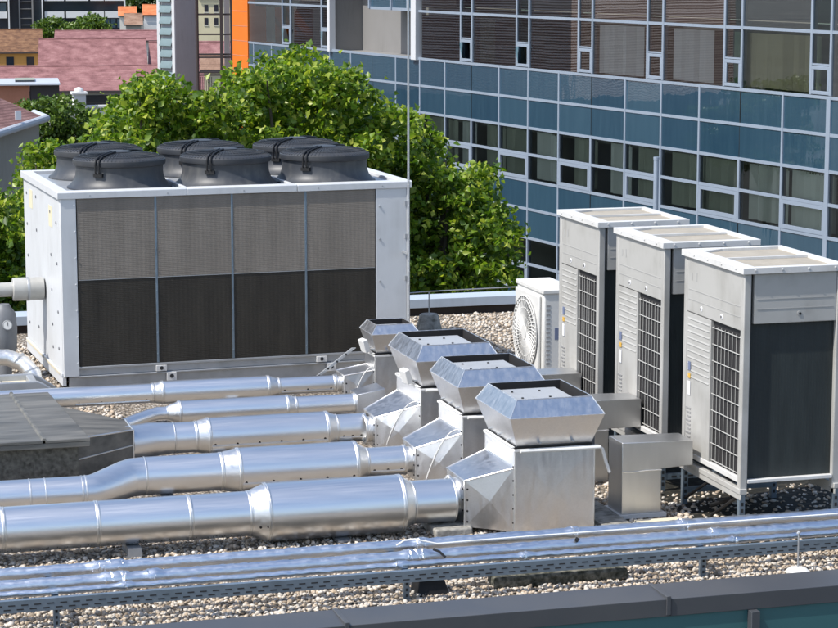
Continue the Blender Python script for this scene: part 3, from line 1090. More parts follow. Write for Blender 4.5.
def make_hood(w, d, h, rs, label, spig_r, cz, sensor=False, loc=(0, 0, 0), rimz=.27, topz=.40, small=False, ov=.06, tl=.36):
    t = thing('exhaust_hood', label, 'exhaust hood', loc, 0, 'galvanised exhaust hoods')
    # box with crossed sheets
    b = MB()
    P = [(0, 0, .02), (w, 0, .02), (w, d, .02), (0, d, .02), (0, 0, h), (w, 0, h), (w, d, h), (0, d, h)]
    cross_face(b, [P[0], P[1], P[5], P[4]], (-.04 * w, -.009, 0))
    cross_face(b, [P[1], P[2], P[6], P[5]], (.008, 0, 0))
    cross_face(b, [P[2], P[3], P[7], P[6]], (0, .008, 0))
    cross_face(b, [P[3], P[0], P[4], P[7]], (-.004, 0, 0))
    b.quad(P[4], P[5], P[6], P[7])
    b.build('box', MAT['hood'], t, smooth=0)
    # corner seams of the box
    b = MB()
    b.tube([(-.001, -.001, .02), (-.001, -.001, h)], .008, 6)
    b.tube([(w, -.001, .02), (w, -.001, h)], .006, 6)
    for z in np.arange(.10, h - .05, .11):
        b.mat(1).cyl((-.004, .02, z), (-.012, .02, z), .007, n=8).mat(0)
    b.build('corner_seam', [MAT['duct_dull'], RIV], t)
    # transition towards the duct
    b = MB()
    yc = d / 2
    hh = spig_r + .015
    A = [(-tl, yc - hh - .06, cz - hh), (0, .02, .03), (0, d - .02, .03), (-tl, yc + hh + .06, cz - hh),
         (-tl, yc - hh - .06, cz + hh), (0, .02, h - .13), (0, d - .02, h - .13), (-tl, yc + hh + .06, cz + hh)]
    cross_face(b, [A[0], A[1], A[5], A[4]], (0, -.018, .01))
    b.quad(A[4], A[5], A[6], A[7])
    cross_face(b, [A[2], A[3], A[7], A[6]], (0, .01, 0))
    cross_face(b, [A[3], A[0], A[4], A[7]], (-.006, 0, 0))
    b.quad(A[0], A[3], A[2], A[1])
    tr_ = b.build('transition', MAT['hood'], t, smooth=0)
    b = MB()
    for p, q in ((A[0], A[4]), (A[4], A[5]), (A[4], A[7]), (A[5], A[6]), (A[7], A[6])):
        b.tube([p, q], .007, 6)
    b.mat(1)
    for z in np.arange(cz - hh + .04, cz + hh, .085):
        b.cyl((-tl + .02, A[0][1] - .004, z), (-tl + .02, A[0][1] - .012, z), .008, n=8)
        b.cyl((-tl - .004, A[0][1] + .02, z), (-tl - .012, A[0][1] + .02, z), .008, n=8)
    b.build('edge_seam', [MAT['duct_dull'], RIV], tr_)
    b = MB()
    b.lathe([(spig_r - .012, -tl - .06), (spig_r + .008, -tl - .055), (spig_r + .008, -tl - .04), (spig_r - .012, -tl - .03), (spig_r - .012, -tl + .01)], (0, yc, cz), 'x', 40, False)
    b.build('spigot', MAT['duct_dull'], t)
    # collar between box and flare
    b = MB()
    b.box(.012, .012, h + .002, w - .012, d - .012, h + .035)
    b.build('gasket', MAT['black'], t)
    b = MB()
    b.box(-.012, -.012, h + .002, -.002, d + .012, h + .022)
    b.box(-.012, -.022, h + .002, w + .03, -.012, h + .024)
    b.box(-.018, .03, h + .024, .008, d - .03, h + .033)
    b.build('flange', MAT['white'], t, bevel=.003)
    # flares
    z0_, z1_, z2_ = h + .036, h + rimz, h + topz
    i0, i1, i2 = .02, -ov, .02
    def ring(i, z):
        return [(i, i, z), (w - i, i, z), (w - i, d - i, z), (i, d - i, z)]
    for nm, (ia, za), (ib, zb) in (('lower_flare', (i0, z0_), (i1, z1_)), ('upper_flare', (i1, z1_), (i2, z2_))):
        b = MB()
        ra, rb = ring(ia, za), ring(ib, zb)
        for e in range(4):
            b.quad(ra[e], ra[(e + 1) % 4], rb[(e + 1) % 4], rb[e])
        o = b.build(nm, MAT['hood'], t, smooth=0, fix=False)
        if nm == 'lower_flare':
            b = MB()
            for xx in (.3, .72):
                b.cyl((w * xx, .012, za + .03), (w * xx, -.03, za + .03), .010, n=8)
            for yy in (.2, .5, .8):
                b.cyl((.012, d * yy, za + .03), (-.02, d * yy, za + .03), .007, n=8)
            build_each(b, 'rivet', MAT['steel_grey'], o)
    b = MB()
    r1_ = ring(i1, z1_)
    for e in range(4):
        b.tube([r1_[e], r1_[(e + 1) % 4]], .004, 6)
    r2_ = ring(i2, z2_)
    for e in range(4):
        b.tube([r2_[e], r2_[(e + 1) % 4]], .004, 6)
        b.tube([r1_[e], r2_[e]], .004, 6)
    b.build('rim', MAT['duct_dull'], t)
    # throat: dark inner walls and the pale damper plate below the rim
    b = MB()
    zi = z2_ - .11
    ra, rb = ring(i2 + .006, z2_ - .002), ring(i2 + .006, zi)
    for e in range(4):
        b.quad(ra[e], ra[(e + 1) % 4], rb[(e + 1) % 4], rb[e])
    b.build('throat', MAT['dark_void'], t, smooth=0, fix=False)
    b = MB()
    b.box(i2 + .008, i2 + .008, zi - .02, w - i2 - .10, d - i2 - .14, z2_ - .030)
    b.mat(1).box(i2 + .007, i2 + .007, zi - .03, w - i2 - .007, d - i2 - .007, zi - .021)
    b.mat(2)
    for xx in (.2, .55):
        b.cyl((w * xx, d * .28, z2_ - .030), (w * xx, d * .28, z2_ - .022), .010, n=8)
        b.cyl((w * xx, d * .62, z2_ - .030), (w * xx, d * .62, z2_ - .022), .010, n=8)
    b.build('damper_plate', [MAT['plate'], MAT['dark_void'], RIV], t)
    # bar along the front
    if not small:
        b = MB()
        b.tube([(.03, -.045, h + .012), (w * .5, -.05, h + .010), (w + .03, -.045, h + .008), (w + .055, -.03, h - .01), (w + .09, -.02, h - .12), (w + .12, -.02, h - .20)], .013, 8)
        b.build('conduit', MAT['cable'], t)
    # cable arcs on the left side
    b = MB()
    pts = []
    for i in range(13):
        u = i / 12
        pts.append((-tl + .08 + (tl - .1) * u * .9, A[0][1] * (1 - u) - .035 - .03 * sin(u * pi), cz + hh * .2 - .16 + (h - cz + .05) * (1 - (1 - u) ** 2.2)))
    if h < .658:
        b.tube(pts, .005, 6)
        b.build('cable', MAT['cable'], t)
    if sensor:
        b = MB()
        b.box(-.055, -.06, 0, .0, .07, .13)
        o = b.build('switch_box', MAT['white'], t, bevel=.008, loc=(-.035, d * .25, h + .05))
        o.rotation_euler = (0, radians(-18), radians(8))
    return t


hood1 = make_hood(.645, .76, .66, 0, 'nearest galvanised hood, square box with flared top in front of the white pipe cover', .165, .245, False, (5.41, 16.2, 0))
hood2 = make_hood(.645, .70, .655, 0, 'second galvanised hood from the front, between two similar hoods', .12, .26, False, (5.41, 17.56, 0))
hood3 = make_hood(.645, .80, .655, 0, 'third galvanised hood from the front with a small white switch box', .125, .26, True, (5.41, 18.80, 0))
hood4 = make_hood(.40, .40, .575, 0, 'smallest galvanised hood, standing against the chiller corner', .085, .30, True, (5.58, 21.0, 0), .225, .31, True, .04, .30)
b = MB()
b.prism([(-.90, .03), (-.86, .03), (-.08, .60), (-.12, .60)], 'y', .43, .455)
b.mat(1)
for i in range(8):
    u = (i + .7) / 8.6
    x, z = -.88 + .78 * u, .03 + .57 * u
    b.cyl((x, .429, z - .002), (x, .426, z - .002), .011, n=8)
b.build('brace', [MAT['steel_grey'], MAT['hole']], hood4)

# ------------------------------------------------------------------ heat pump units
def make_vrf(D, label, loc):
    t = thing('outdoor_unit', label, 'heat pump', loc, 0, 'tall heat pump units')
    W, Z0, Z1 = .83, .40, 2.09
    b = MB()
    b.box(.03, .05, Z0 + .04, W - .03, D - .02, Z1 - .08)
    b.build('inner_body', MAT['dark_void'], t)
    for x in (0, W - .06):
        for y in (0, D - .06):
            b = MB()
            b.box(x, y, Z0 - .06 if y == 0 else Z0, x + .06, y + .06, Z1 - .05)
            b.build('corner_post', MAT['ivory'], t, bevel=.008)
    # top frame
    b = MB()
    b.box(-.02, -.02, Z1 - .05, W + .02, .05, Z1)
    b.box(-.02, D - .05, Z1 - .05, W + .02, D + .02, Z1)
    b.box(-.02, .051, Z1 - .05, .10, D - .051, Z1)
    b.box(W - .04, .051, Z1 - .05, W + .02, D - .051, Z1)
    for i in range(4):
        b.cyl((.08 + i * .22, -.02, Z1 - .02), (.08 + i * .22, -.026, Z1 - .02), .01, n=8)
        b.cyl((-.02, .12 + i * .27, Z1 - .02), (-.026, .12 + i * .27, Z1 - .02), .01, n=8)
    b.build('top_frame', MAT['white'], t, bevel=.007)
    b = MB()
    b.box(.101, .051, Z1 - .05, W - .041, D - .051, Z1 - .022)
    b.build('fan_grille', MAT['mesh_tan'], t)
    b = MB()
    b.box(.101, D * .5 - .012, Z1 - .021, W - .041, D * .5 + .012, Z1 - .002)
    b.prism([(.101, D - .051), (.30, D - .051), (.17, D - .11), (.101, D - .11)], 'z', Z1 - .022, Z1 - .004)
    build_each(b, 'grille_bar', MAT['white'], t)
    # front: upper panel and coil
    b = MB()
    b.box(.085, .006, 1.655, W - .062, .05, Z1 - .052)
    b.build('front_panel', MAT['ivory'], t, bevel=.006)
    b = MB()
    for z in (1.84, 1.765):
        b.box(.11, .0035, z, W - .09, .0058, z + .006)
    b.cyl((.46, .006, 1.725), (.46, .002, 1.725), .018, n=16)
    b.mat(1).cyl((.465, .0018, 1.722), (.465, .001, 1.722), .011, n=16)
    b.build('front_trim', [MAT['ivory_dark'], MAT['black']], t)
    b = MB()
    b.box(.061, .042, .455, W - .061, .06, 1.654)
    b.build('coil', MAT['coil_vrf'], t, smooth=0)
    b = MB()
    b.box(.061, -.005, .425, W - .061, .045, .453)
    b.build('sill', MAT['white'], t, bevel=.004)
    # left face
    gy0, gy1 = .075, D * .53
    b = MB()
    b.box(.004, .062, 1.60, .04, D - .062, Z1 - .052)
    b.build('side_panel', MAT['ivory'], t, bevel=.005)
    b = MB()
    for z in (1.78, 1.70):
        b.box(.0015, .08, z, .0038, D - .09, z + .005)
    b.mat(1)
    for y in (D * .36, D * .70):
        b.cyl((.004, y, 1.655), (.0005, y, 1.655), .020, n=14)
    b.mat(2)
    for y in (D * .36, D * .70):
        b.cyl((.0004, y + .005, 1.652), (.0, y + .005, 1.652), .012, n=14)
    b.mat(0)
    b.box(.002, D * .78, 1.86, .0038, D * .80, 1.93)
    b.box(.002, D * .86, 1.86, .0038, D * .88, 1.92)
    b.build('side_trim', [MAT['ivory_dark'], MAT['sticker_white'], MAT['black']], t)
    b = MB()
    b.box(.006, gy1 + .004, .47, .04, D - .062, 1.594)
    for z in np.arange(.60, 1.56, .052):
        if z > 1.05 or z < .58:
            b.prism([(.006, z), (.0015, z + .008), (.006, z + .02)], 'y', gy1 + .03, D - .085)
    b.build('service_panel', MAT['ivory'], t)
    b = MB()
    b.box(.038, gy0, .47, .05, gy1, 1.594)
    b.build('side_coil', MAT['coil_vrf'], t)
    b = MB()
    for y in np.linspace(gy0 + .03, gy1 - .02, 8):
        b.tube([(.022, y, .475), (.022, y, 1.555)], .0028, 5)
    for z in np.linspace(.49, 1.54, 9):
        b.tube([(.018, gy0 - .01, z), (.018, gy1, z)], .0045, 5)
    b.build('side_grille', MAT['ivory'], t, fix=False)
    b = MB()
    b.box(.0, .05, .425, .045, D - .05, .468)
    b.build('bottom_rail', MAT['white'], t, bevel=.004)
    # stickers on the service panel
    y0 = D - .16
    for z0, z1, m in ((1.13, 1.20, 'sticker_blue'), (1.065, 1.105, 'sticker_amber'), (.93, 1.04, 'sticker_white')):
        b = MB()
        b.box(-.0005, y0, z0, .0014, y0 + .05, z1)
        b.build('sticker', MAT[m], t)
    b = MB()
    for i in range(9):
        z = .55 + i * .033
        b.box(.0005, y0 - .01, z, .0056, y0 + .05 + .02 * ((i * 7) % 3), z + .012)
    b.build('label_print', MAT['print_grey'], t)
    # right and rear skins
    b = MB()
    b.box(W - .04, .062, Z0 + .04, W - .004, D - .062, Z1 - .052)
    b.build('right_skin', MAT['ivory'], t)
    b = MB()
    b.box(.062, D - .04, Z0 + .04, W - .062, D - .004, Z1 - .052)
    b.build('rear_skin', MAT['ivory'], t)
    # stand of perforated channel
    b = MB()
    for x in (-.01, W - .05):
        b.box(x, -.02, .345, x + .06, D + .05, .385)
        b.box(x + .005, -.02, .30, x + .015, D + .05, .344)
    build_each(b, 'stand_rail', MAT['ivory'], t, bevel=.003)
    for x in (.0, W - .045):
        for y in (.002, D - .05):
            b = MB()
            b.box(x, y + .0, .0, x + .045, y + .045, .339 if y < .1 else .344)
            b.mat(1)
            for z in np.arange(.05, .30, .05):
                b.box(x + .012, y - .0015, z, x + .033, y - .0002, z + .028)
            b.build('stand_leg', [MAT['steel_blue'], MAT['hole']], t)
    b = MB()
    b.box(.046, .006, .10, W - .046, .046, .145)
    q = MB()
    q.box(.046, D - .05, .10, W - .046, D - .01, .145)
    q.build('cross_rail', MAT['steel_blue'], t)
    b.mat(1)
    for x in np.arange(.10, W - .12, .075):
        b.box(x, .0035, .115, x + .045, .0058, .130)
    b.build('cross_rail', [MAT['steel_blue'], MAT['hole']], t)
    b = MB()
    b.tube([(.02, .1, .30), (.02, D * .5, .04)], .012, 6)
    b.tube([(.02, D * .55, .30), (.02, D - .05, .06)], .012, 6)
    b.tube([(.1, D * .4, .38), (.15, D * .4, .2), (.12, D * .7, .06)], .02, 8)
    build_each(b, 'pipework', MAT['black'], t)
    return t


vrf3 = make_vrf(1.17, 'nearest and largest looking ivory heat pump cabinet, at the right edge', (7.04, 15.66, 0))
vrf2 = make_vrf(1.10, 'middle ivory heat pump cabinet of the three in a row', (7.04, 17.26, 0))
vrf1 = make_vrf(1.05, 'rearmost ivory heat pump cabinet, next to the small white fan unit', (7.04, 18.78, 0))

# small split unit with a round fan guard
ac = thing('fan_unit', 'small white air conditioner with round fan guard behind the tall cabinets', 'air conditioner', (7.42, 21.35, 0))
AW, AD, A0, A1 = .36, .84, .20, 1.09
b = MB()
b.box(0, 0, A0, AW, AD, A1)
b.build('casing', MAT['louvre_ac'], ac, bevel=.02)
b = MB()
b.box(-.012, -.012, A1 - .03, AW + .012, AD + .012, A1 + .02)
b.build('lid', MAT['louvre_ac'], ac, bevel=.012)
b = MB()
b.box(-.035, .06, A0 + .04, -.002, AD - .04, A1 - .05)
b.build('front_frame', MAT['louvre_ac'], ac, bevel=.015)
b = MB()
cy_, cz_, rr = AD * .52, A0 + .42, .37
b.lathe([(rr, -.045), (rr, -.0365)], (0, cy_, cz_), 'x', 40)
b.build('fan_opening', MAT['print_grey'], ac)
b = MB()
for i in range(44):
    a = 2 * pi * i / 44
    b.tube([(-.052, cy_ + cos(a) * .07, cz_ + sin(a) * .07), (-.056, cy_ + cos(a + .12) * .22, cz_ + sin(a + .12) * .22), (-.047, cy_ + cos(a + .3) * rr, cz_ + sin(a + .3) * rr)], .006, 5)
for r in (.07, .16, .25, .33, .37):
    b.tube([(-.052, cy_ + cos(2 * pi * i / 36) * r, cz_ + sin(2 * pi * i / 36) * r) for i in range(37)], .005, 5)
b.cyl((-.05, cy_, cz_), (-.062, cy_, cz_), .075, n=20)
b.build('fan_guard', MAT['grille_wire'], ac, fix=False)
b = MB()
for z in np.arange(A0 + .15, A1 - .15, .045):
    b.box(.03, -.004, z, .07, .0, z + .02)
b.build('side_vent', MAT['print_grey'], ac)
b = MB()
b.box(.12, -.003, A0 + .40, .17, .0, A0 + .52)
b.mat(1).box(.20, -.003, A0 + .46, .235, .0, A0 + .50)
b.build('sticker', [MAT['sticker_blue'], MAT['sticker_amber']], ac)
b = MB()
b.box(.0, -.06, .10, .05, AD + .06, A0)
b.box(AW - .05, -.06, .10, AW, AD + .06, A0)
b.box(.0, -.06, 0, .05, -.02, .10)
b.box(.0, AD + .02, 0, .05, AD + .06, .10)
b.box(AW - .05, -.06, 0, AW, -.02, .10)
b.box(AW - .05, AD + .02, 0, AW, AD + .06, .10)
b.build('bracket', MAT['white'], ac)

# pipe covers
pc = thing('pipe_cover', 'satin steel inverted L shaped cover feeding the nearest heat pump cabinet', 'pipe cover', (6.37, 16.42, 0))
b = MB()
b.prism([(0, .05), (.335, .05), (.335, .40), (.60, .415), (.60, .615), (.0, .628)], 'y', 0, .30)
b.build('cover', MAT['zinc_box'], pc, bevel=.005)
b = MB()
b.box(-.02, -.03, .02, .37, .33, .05)
b.build('foot_flange', MAT['white'], pc)
b = MB()
b.box(.05, .02, .0, .28, .28, .02)
b.build('base', MAT['concrete'], pc)
b = MB()
b.tube([(.0, -.004, .395), (.09, -.006, .388), (.2, -.006, .396), (.335, -.004, .392)], .004, 6)
b.build('seam', MAT['duct_dull'], pc)
pc2 = thing('pipe_cover', 'satin steel cover stub between the middle heat pump cabinet and the hoods', 'pipe cover', (6.50, 17.72, 0))
b = MB()
b.prism([(0, .0), (.25, .0), (.25, .46), (.54, .46), (.54, .70), (.0, .715)], 'y', 0, .30)
b.build('cover', MAT['zinc_box'], pc2, bevel=.005)
b = MB()
b.tube([(.02, -.005, .44), (.25, -.005, .45)], .004, 6)
b.build('seam', MAT['duct_dull'], pc2)
pc3 = thing('pipe_cover', 'satin steel cover stub of the rearmost heat pump cabinet, mostly hidden by hoods', 'pipe cover', (6.50, 19.2, 0))
b = MB()
b.prism([(0, .0), (.25, .0), (.25, .46), (.54, .46), (.54, .66), (.0, .67)], 'y', 0, .30)
b.build('cover', MAT['zinc_box'], pc3, bevel=.005)
b = MB()
b.tube([(.02, -.005, .44), (.25, -.005, .45)], .004, 6)
b.build('seam', MAT['duct_dull'], pc3)

# slabs and dark pipework between hood and covers
b = MB()
b.box(6.12, 15.95, 0, 6.36, 17.6, .045)
o = b.build('walkway_slab', MAT['concrete'], None, bevel=.006)
tag(o, 'long pale slab on the gravel between the nearest hood and the steel cover', 'slab')
b = MB()
b.box(6.42, 15.75, 0, 6.78, 16.28, .04)
o = b.build('paving_slab', MAT['cream'], None, bevel=.006)
tag(o, 'small cream paving slab in front of the inverted L steel cover', 'slab')
va = thing('isolator_switch', 'dark isolator box with looped black cable beside the nearest hood', 'switch', (6.22, 17.05, 0))
b = MB()
b.box(0, 0, .05, .04, .04, .62)
b.build('post', MAT['white'], va)
b = MB()
b.box(.045, -.02, .34, .15, .08, .60)
b.build('housing', MAT['pump_grey'], va, bevel=.008)
b = MB()
b.tube([(.05, -.02, .46), (.02, -.05, .34), (-.06, -.06, .24), (-.05, -.06, .14), (.02, -.06, .12), (.06, -.05, .2), (.05, -.03, .33)], .010, 8)
b.tube([(.10, -.02, .40), (.12, -.04, .25), (.10, .0, .05)], .014, 8)
build_each(b, 'cable', MAT['black'], va)

# ------------------------------------------------------------------ pipe run along the near edge
rk = thing('pipe_rack', 'long perforated steel channel on legs carrying the foil wrapped pipes', 'pipe rack', (0, 14.66, 0))
b = MB()
b.prism([(-.004, .145), (.0, .145), (.0, .222), (.040, .222), (.040, .227), (-.004, .227)], 'x', -3, 11)
b.prism([(.04, .145), (.045, .145), (.045, .20), (.04, .20)], 'x', -3, 11)
b.mat(1)
x = -.5
while x < 9.6:
    b.box(x, -.0055, .162, x + .045, -.0042, .171)
    b.box(x + .03, -.0055, .190, x + .075, -.0042, .199)
    x += .085
b.build('channel', [MAT['steel_blue'], MAT['hole']], rk)
for x in (-1.2, 1.72, 4.13, 6.34, 8.6):
    b = MB()
    b.box(x - .02, .046, 0, x + .02, .086, .205)
    b.mat(1)
    for z in (.03, .07, .11):
        b.box(x - .008, .0445, z, x + .008, .0458, z + .02)
    b.build('leg', [MAT['steel_blue'], MAT['hole']], rk)
    b = MB()
    b.box(x - .17, .5, 0, x - .13, .54, .205)
    b.build('leg', MAT['steel_blue'], rk)
    b = MB()
    b.box(x - .022, .046, .2055, x + .022, .56, .2145)
    b.build('bearer', MAT['steel_blue'], rk)


def foilpipe(label, y, z, r, seed, wraps):
    rr = random.Random(seed)
    n = 24
    pts, rad = [], []
    x = -3.0
    ws = sorted(wraps)
    while x < 11:
        pts.append((x, rr.uniform(-.002, .002), rr.uniform(-.002, .002)))
        near = min((abs(x - q) for q in ws), default=9)
        rad.append(r * (1 + rr.uniform(-.025, .025)) + (.008 if near < .045 else 0))
        x += .03
    t = MB()
    t.tube(pts, rad, n)
    # crease the foil
    rn = random.Random(seed + 1)
    t.v = [(p[0] + rn.uniform(-.003, .003), p[1] + rn.uniform(-.0014, .0014), p[2] + rn.uniform(-.0014, .0014)) for p in t.v]
    o = t.build('foil_pipe', MAT['foil'], None, fix=False, smooth=60, loc=(0, y, z))
    for q in ws:
        m = MB()
        k_ = 9
        P_, Q_ = [], []
        for i in range(k_):
            P_.append((q + (i - k_ / 2) * .007, rn.uniform(-.004, .004), rn.uniform(-.003, .004)))
            Q_.append(r + .004 + rn.uniform(0, .006))
        m.tube(P_, Q_, 14)
        m.v = [(p[0] + rn.uniform(-.006, .006), p[1] + rn.uniform(-.004, .004), p[2] + rn.uniform(-.004, .004)) for p in m.v]
        m.build('tape_wrap', MAT['tape'], o, fix=False, smooth=20)
    return tag(o, label, 'pipe', 'foil wrapped pipes on the rack')


foilpipe('thickest rear foil wrapped pipe on the rack, behind the other two', 15.115, .286, .040, 1, (2.05, 2.12, 2.2, 4.35, 5.5, 6.35, 8.2))
foilpipe('middle foil wrapped pipe on the rack, with taped joints', 14.905, .258, .043, 2, (2.1, 2.2, 2.4, 4.2, 4.28, 6.5, 7.6))
foilpipe('thin foil wrapped pipe on the rack, right behind the perforated channel', 14.775, .238, .023, 3, (2.2, 4.1, 5.0, 6.6))
t = MB()
t.tube([(4.15, 15.04, .31), (4.19, 14.99, .355), (4.26, 14.97, .365), (4.34, 14.96, .345), (4.42, 14.95, .325), (4.55, 14.965, .322), (4.8, 14.98, .320), (5.2, 14.985, .320),
        (5.8, 14.985, .320), (6.4, 14.985, .321), (7.2, 14.985, .321), (8.2, 14.985, .321), (9.8, 14.985, .321)], .006, 8)
o = t.build('white_cable', MAT['cable'])
tag(o, 'thin white cable lying on the foil wrapped pipes', 'cable')
t = MB()
t.tube([(4.36, 14.85, .315), (4.40, 14.83, .30), (4.44, 14.81, .26)], .009, 8)
t.tube([(5.42, 14.865, .312), (5.44, 14.855, .296)], .016, 8)
o = t.build('pipe_clip', MAT['black'])
tag(o, 'small black clip on the middle foil wrapped pipe', 'clip')

b = MB()
b.hexa([(-.12, -.09, 0), (.12, -.09, 0), (.12, .1, 0), (-.12, .1, 0), (-.085, -.05, .13), (.085, -.05, .13), (.085, .08, .13), (-.085, .08, .13)])
o = b.build('rubber_foot', MAT['black'], None, bevel=.008, loc=(4.34, 14.86, 0))
tag(o, 'black tapered rubber foot below the pipe rack', 'support')
b = MB()
b.box(-.5, -.14, 0, .5, .06, .085)
o = b.build('stone_kerb', MAT['mossy'], None, bevel=.02, loc=(5.30, 14.93, 0))
tag(o, 'mossy stone kerb block lying on the gravel under the pipe rack', 'kerb')
lr = thing('lightning_rod', 'short thin rod on a pale disc base by the right part of the dark coping', 'lightning rod', (7.04, 14.62, 0))
b = MB()
b.cyl((0, 0, .0), (0, 0, .30), .006, n=8)
b.cyl((-.008, 0, .29), (.008, 0, .31), .012, n=8)
b.build('rod', MAT['steel_grey'], lr)
b = MB()
b.lathe([(.085, 0), (.085, .02), (.06, .04), (.02, .045)], n=20)
b.build('base', MAT['cable'], lr)
lw = MB()
lw.tube([(-2, 14.22, .03), (1.5, 14.3, .035), (3.8, 14.46, .03), (4.05, 14.50, .03)], .006, 6)
o = lw.build('earth_wire', MAT['rail_zinc'])
tag(o, 'thin pale earth wire lying on gravel beside the dark coping', 'wire')
for x, y in ((2.55, 14.33),):
    wd = MB()
    rr = random.Random(3)
    for i in range(60):
        a = rr.uniform(0, 2 * pi)
        r = rr.uniform(0, .05)
        p = Vector((x + cos(a) * r * 1.6, y + sin(a) * r, .01))
        q = p + Vector((rr.uniform(-.05, .05), rr.uniform(-.05, .05), rr.uniform(.02, .06)))
        sd = Vector((rr.uniform(-.01, .01), rr.uniform(-.01, .01), .004))
        wd.add([p - sd, p + sd, q], [(0, 1, 2)])
    o = wd.build('weed', MAT['leaf_bright'], None, smooth=0, fix=False)
    tag(o, 'small green weed growing in the gravel by the dark coping', 'weed')

# lightning protection at the far parapet
cf = thing('wire_stand', 'rough conical concrete block holding a low lightning wire post', 'wire stand', (7.45, 25.55, 0))
b = MB()
b.lathe([(.155, 0), (.15, .06), (.115, .22), (.10, .235)], n=24)
b.build('block', MAT['concrete'], cf)
b = MB()
b.cyl((0, 0, .23), (0, 0, .50), .008, n=8)
b.build('post', MAT['steel_grey'], cf)
b = MB()
b.tube([(7.0, 25.45, .50), (7.45, 25.55, .502), (9.2, 25.68, .50), (11.3, 25.85, .50)], .007, 6)
o = b.build('lightning_wire', MAT['rail_zinc'])
tag(o, 'thin horizontal lightning wire along the far parapet', 'wire')
lm = thing('lightning_mast', 'tall thin lightning mast rising beside the right corner of the chiller', 'lightning mast', (6.46, 22.93, 0))
b = MB()
b.tube([(0, 0, 0), (0, 0, 2.0), (0, 0, 4.6)], [.016, .013, .009], n=8)
b.build('mast', MAT['rail_zinc'], lm)
b = MB()
b.box(-.01, .0, 1.30, .015, .30, 1.32)
b.build('clamp', MAT['steel_grey'], lm)

# flue pole seen in front of the facade, standing on the far roof edge
fl = thing('vent_pole', 'slim pale grey pole in front of the glass facade behind the rearmost cabinet', 'pole')
p = at(655.5, 214, 25.6)
fl.location = (p.x, p.y, 0)
b = MB()
b.cyl((0, 0, 0), (0, 0, at(655.5, 158, 25.6).z), .03, n=14)
b.build('pole', MAT['mullion'], fl)
b = MB()
b.cyl((0, 0, at(655.5, 158, 25.6).z - .02), (0, 0, at(655.5, 158, 25.6).z + .01), .034, n=14)
b.build('cap', MAT['mullion'], fl)

# ------------------------------------------------------------------ glass office building
TH = radians(8.7)
fb = thing('glass_office_building', 'long office building with teal glass facade, silver mullions and an orange end wall', 'office building',
           (24.228, 57.070, GROUND_Z), pi / 2 + TH)
ZB = -GROUND_Z


def FBX(b, s0, s1, z0, z1, o0=-.0, o1=.06):
    """box on the facade; s along it (away from the camera), o outwards"""
    b.box(s0, o0, z0 + ZB, s1, o1, z1 + ZB)
    return b


def shared(name, m, mat, parent, loc, mesh=None, **kw):
    if mesh is None:
        o = m.build(name, mat, parent, **kw)
    else:
        o = bpy.data.objects.new(name, mesh)
        COL.objects.link(o)
        o.parent = parent
    o.location = loc
    return o


S0, S1 = -12, 34.6
rows = [.98, .07, -.83, -1.65, -2.47, -3.35, -4.25, -5.07, -5.90, -6.8, -7.7, -8.5, -9.35]
upper = [2.58, 3.45, 4.4]
# structural body behind the glass
b = MB()
FBX(b, S0, S1 + 1.6, GROUND_Z, -9.4, -14, -.0)
b.build('plinth', MAT['render_grey'], fb)
b = MB()
FBX(b, S0, S1 + 1.4, -9.4, 6.0, -14, -3.2)
b.build('rear_wall', MAT['interior'], fb)
for z in (6.0, 2.7, -.75, -4.2, -7.6):
    b = MB()
    for s0, s1 in ((S0, 18.25), (26.05, S1)) if z > 1 else ((S0, S1),):
        b = MB()
        FBX(b, s0, s1, z - .25, z, -3.2, -.28)
        b.build('floor_slab', MAT['interior'], fb)
b = MB()
FBX(b, S0, S1, 5.2, 7.0, -14, .0)
b.build('roof_edge', MAT['mullion'], fb)

# transoms
for z in rows:
    b = MB()
    FBX(b, S0, S1, z - .04, z + .04, -.10, .018)
    b.build('transom', MAT['mullion'], fb, smooth=0)
for z in upper:
    for s0, s1 in ((S0, 18.1), (26.1, S1)) if z < 4 else ((S0, S1),):
        b = MB()
        FBX(b, s0, s1, z - .04, z + .04, -.10, .018)
        b.build('transom', MAT['mullion'], fb, smooth=0)
b = MB()
FBX(b, 18.6, 22.3, 2.565, 2.66, -.10, .018)
b.build('transom', MAT['mullion'], fb, smooth=0)
# mullions of the lower floors, every 2 m; every fourth one is only a butt joint beside the spandrels
s = -12
while s <= 34:
    if (s - 6) % 8 != 0:
        b = MB()
        w = .04 if s != -6 else .085
        FBX(b, s - w, s + w, rows[-1], .98, -.12, .024)
        b.build('mullion', MAT['mullion'], fb, smooth=0)
    else:
        for za, zb_ in ((-2.47, -.83), (-5.9, -4.25), (-9.35, -7.7)):
            b = MB()
            FBX(b, s - .05, s + .05, za, zb_, -.12, .022)
            b.build('mullion', MAT['mullion'], fb, smooth=0)
        b = MB()
        FBX(b, s - .012, s + .012, -.83, .98, -.02, .006)
        FBX(b, s - .012, s + .012, -4.25, -2.47, -.02, .006)
        build_each(b, 'butt_joint', MAT['black'], fb, smooth=0)
    s += 2
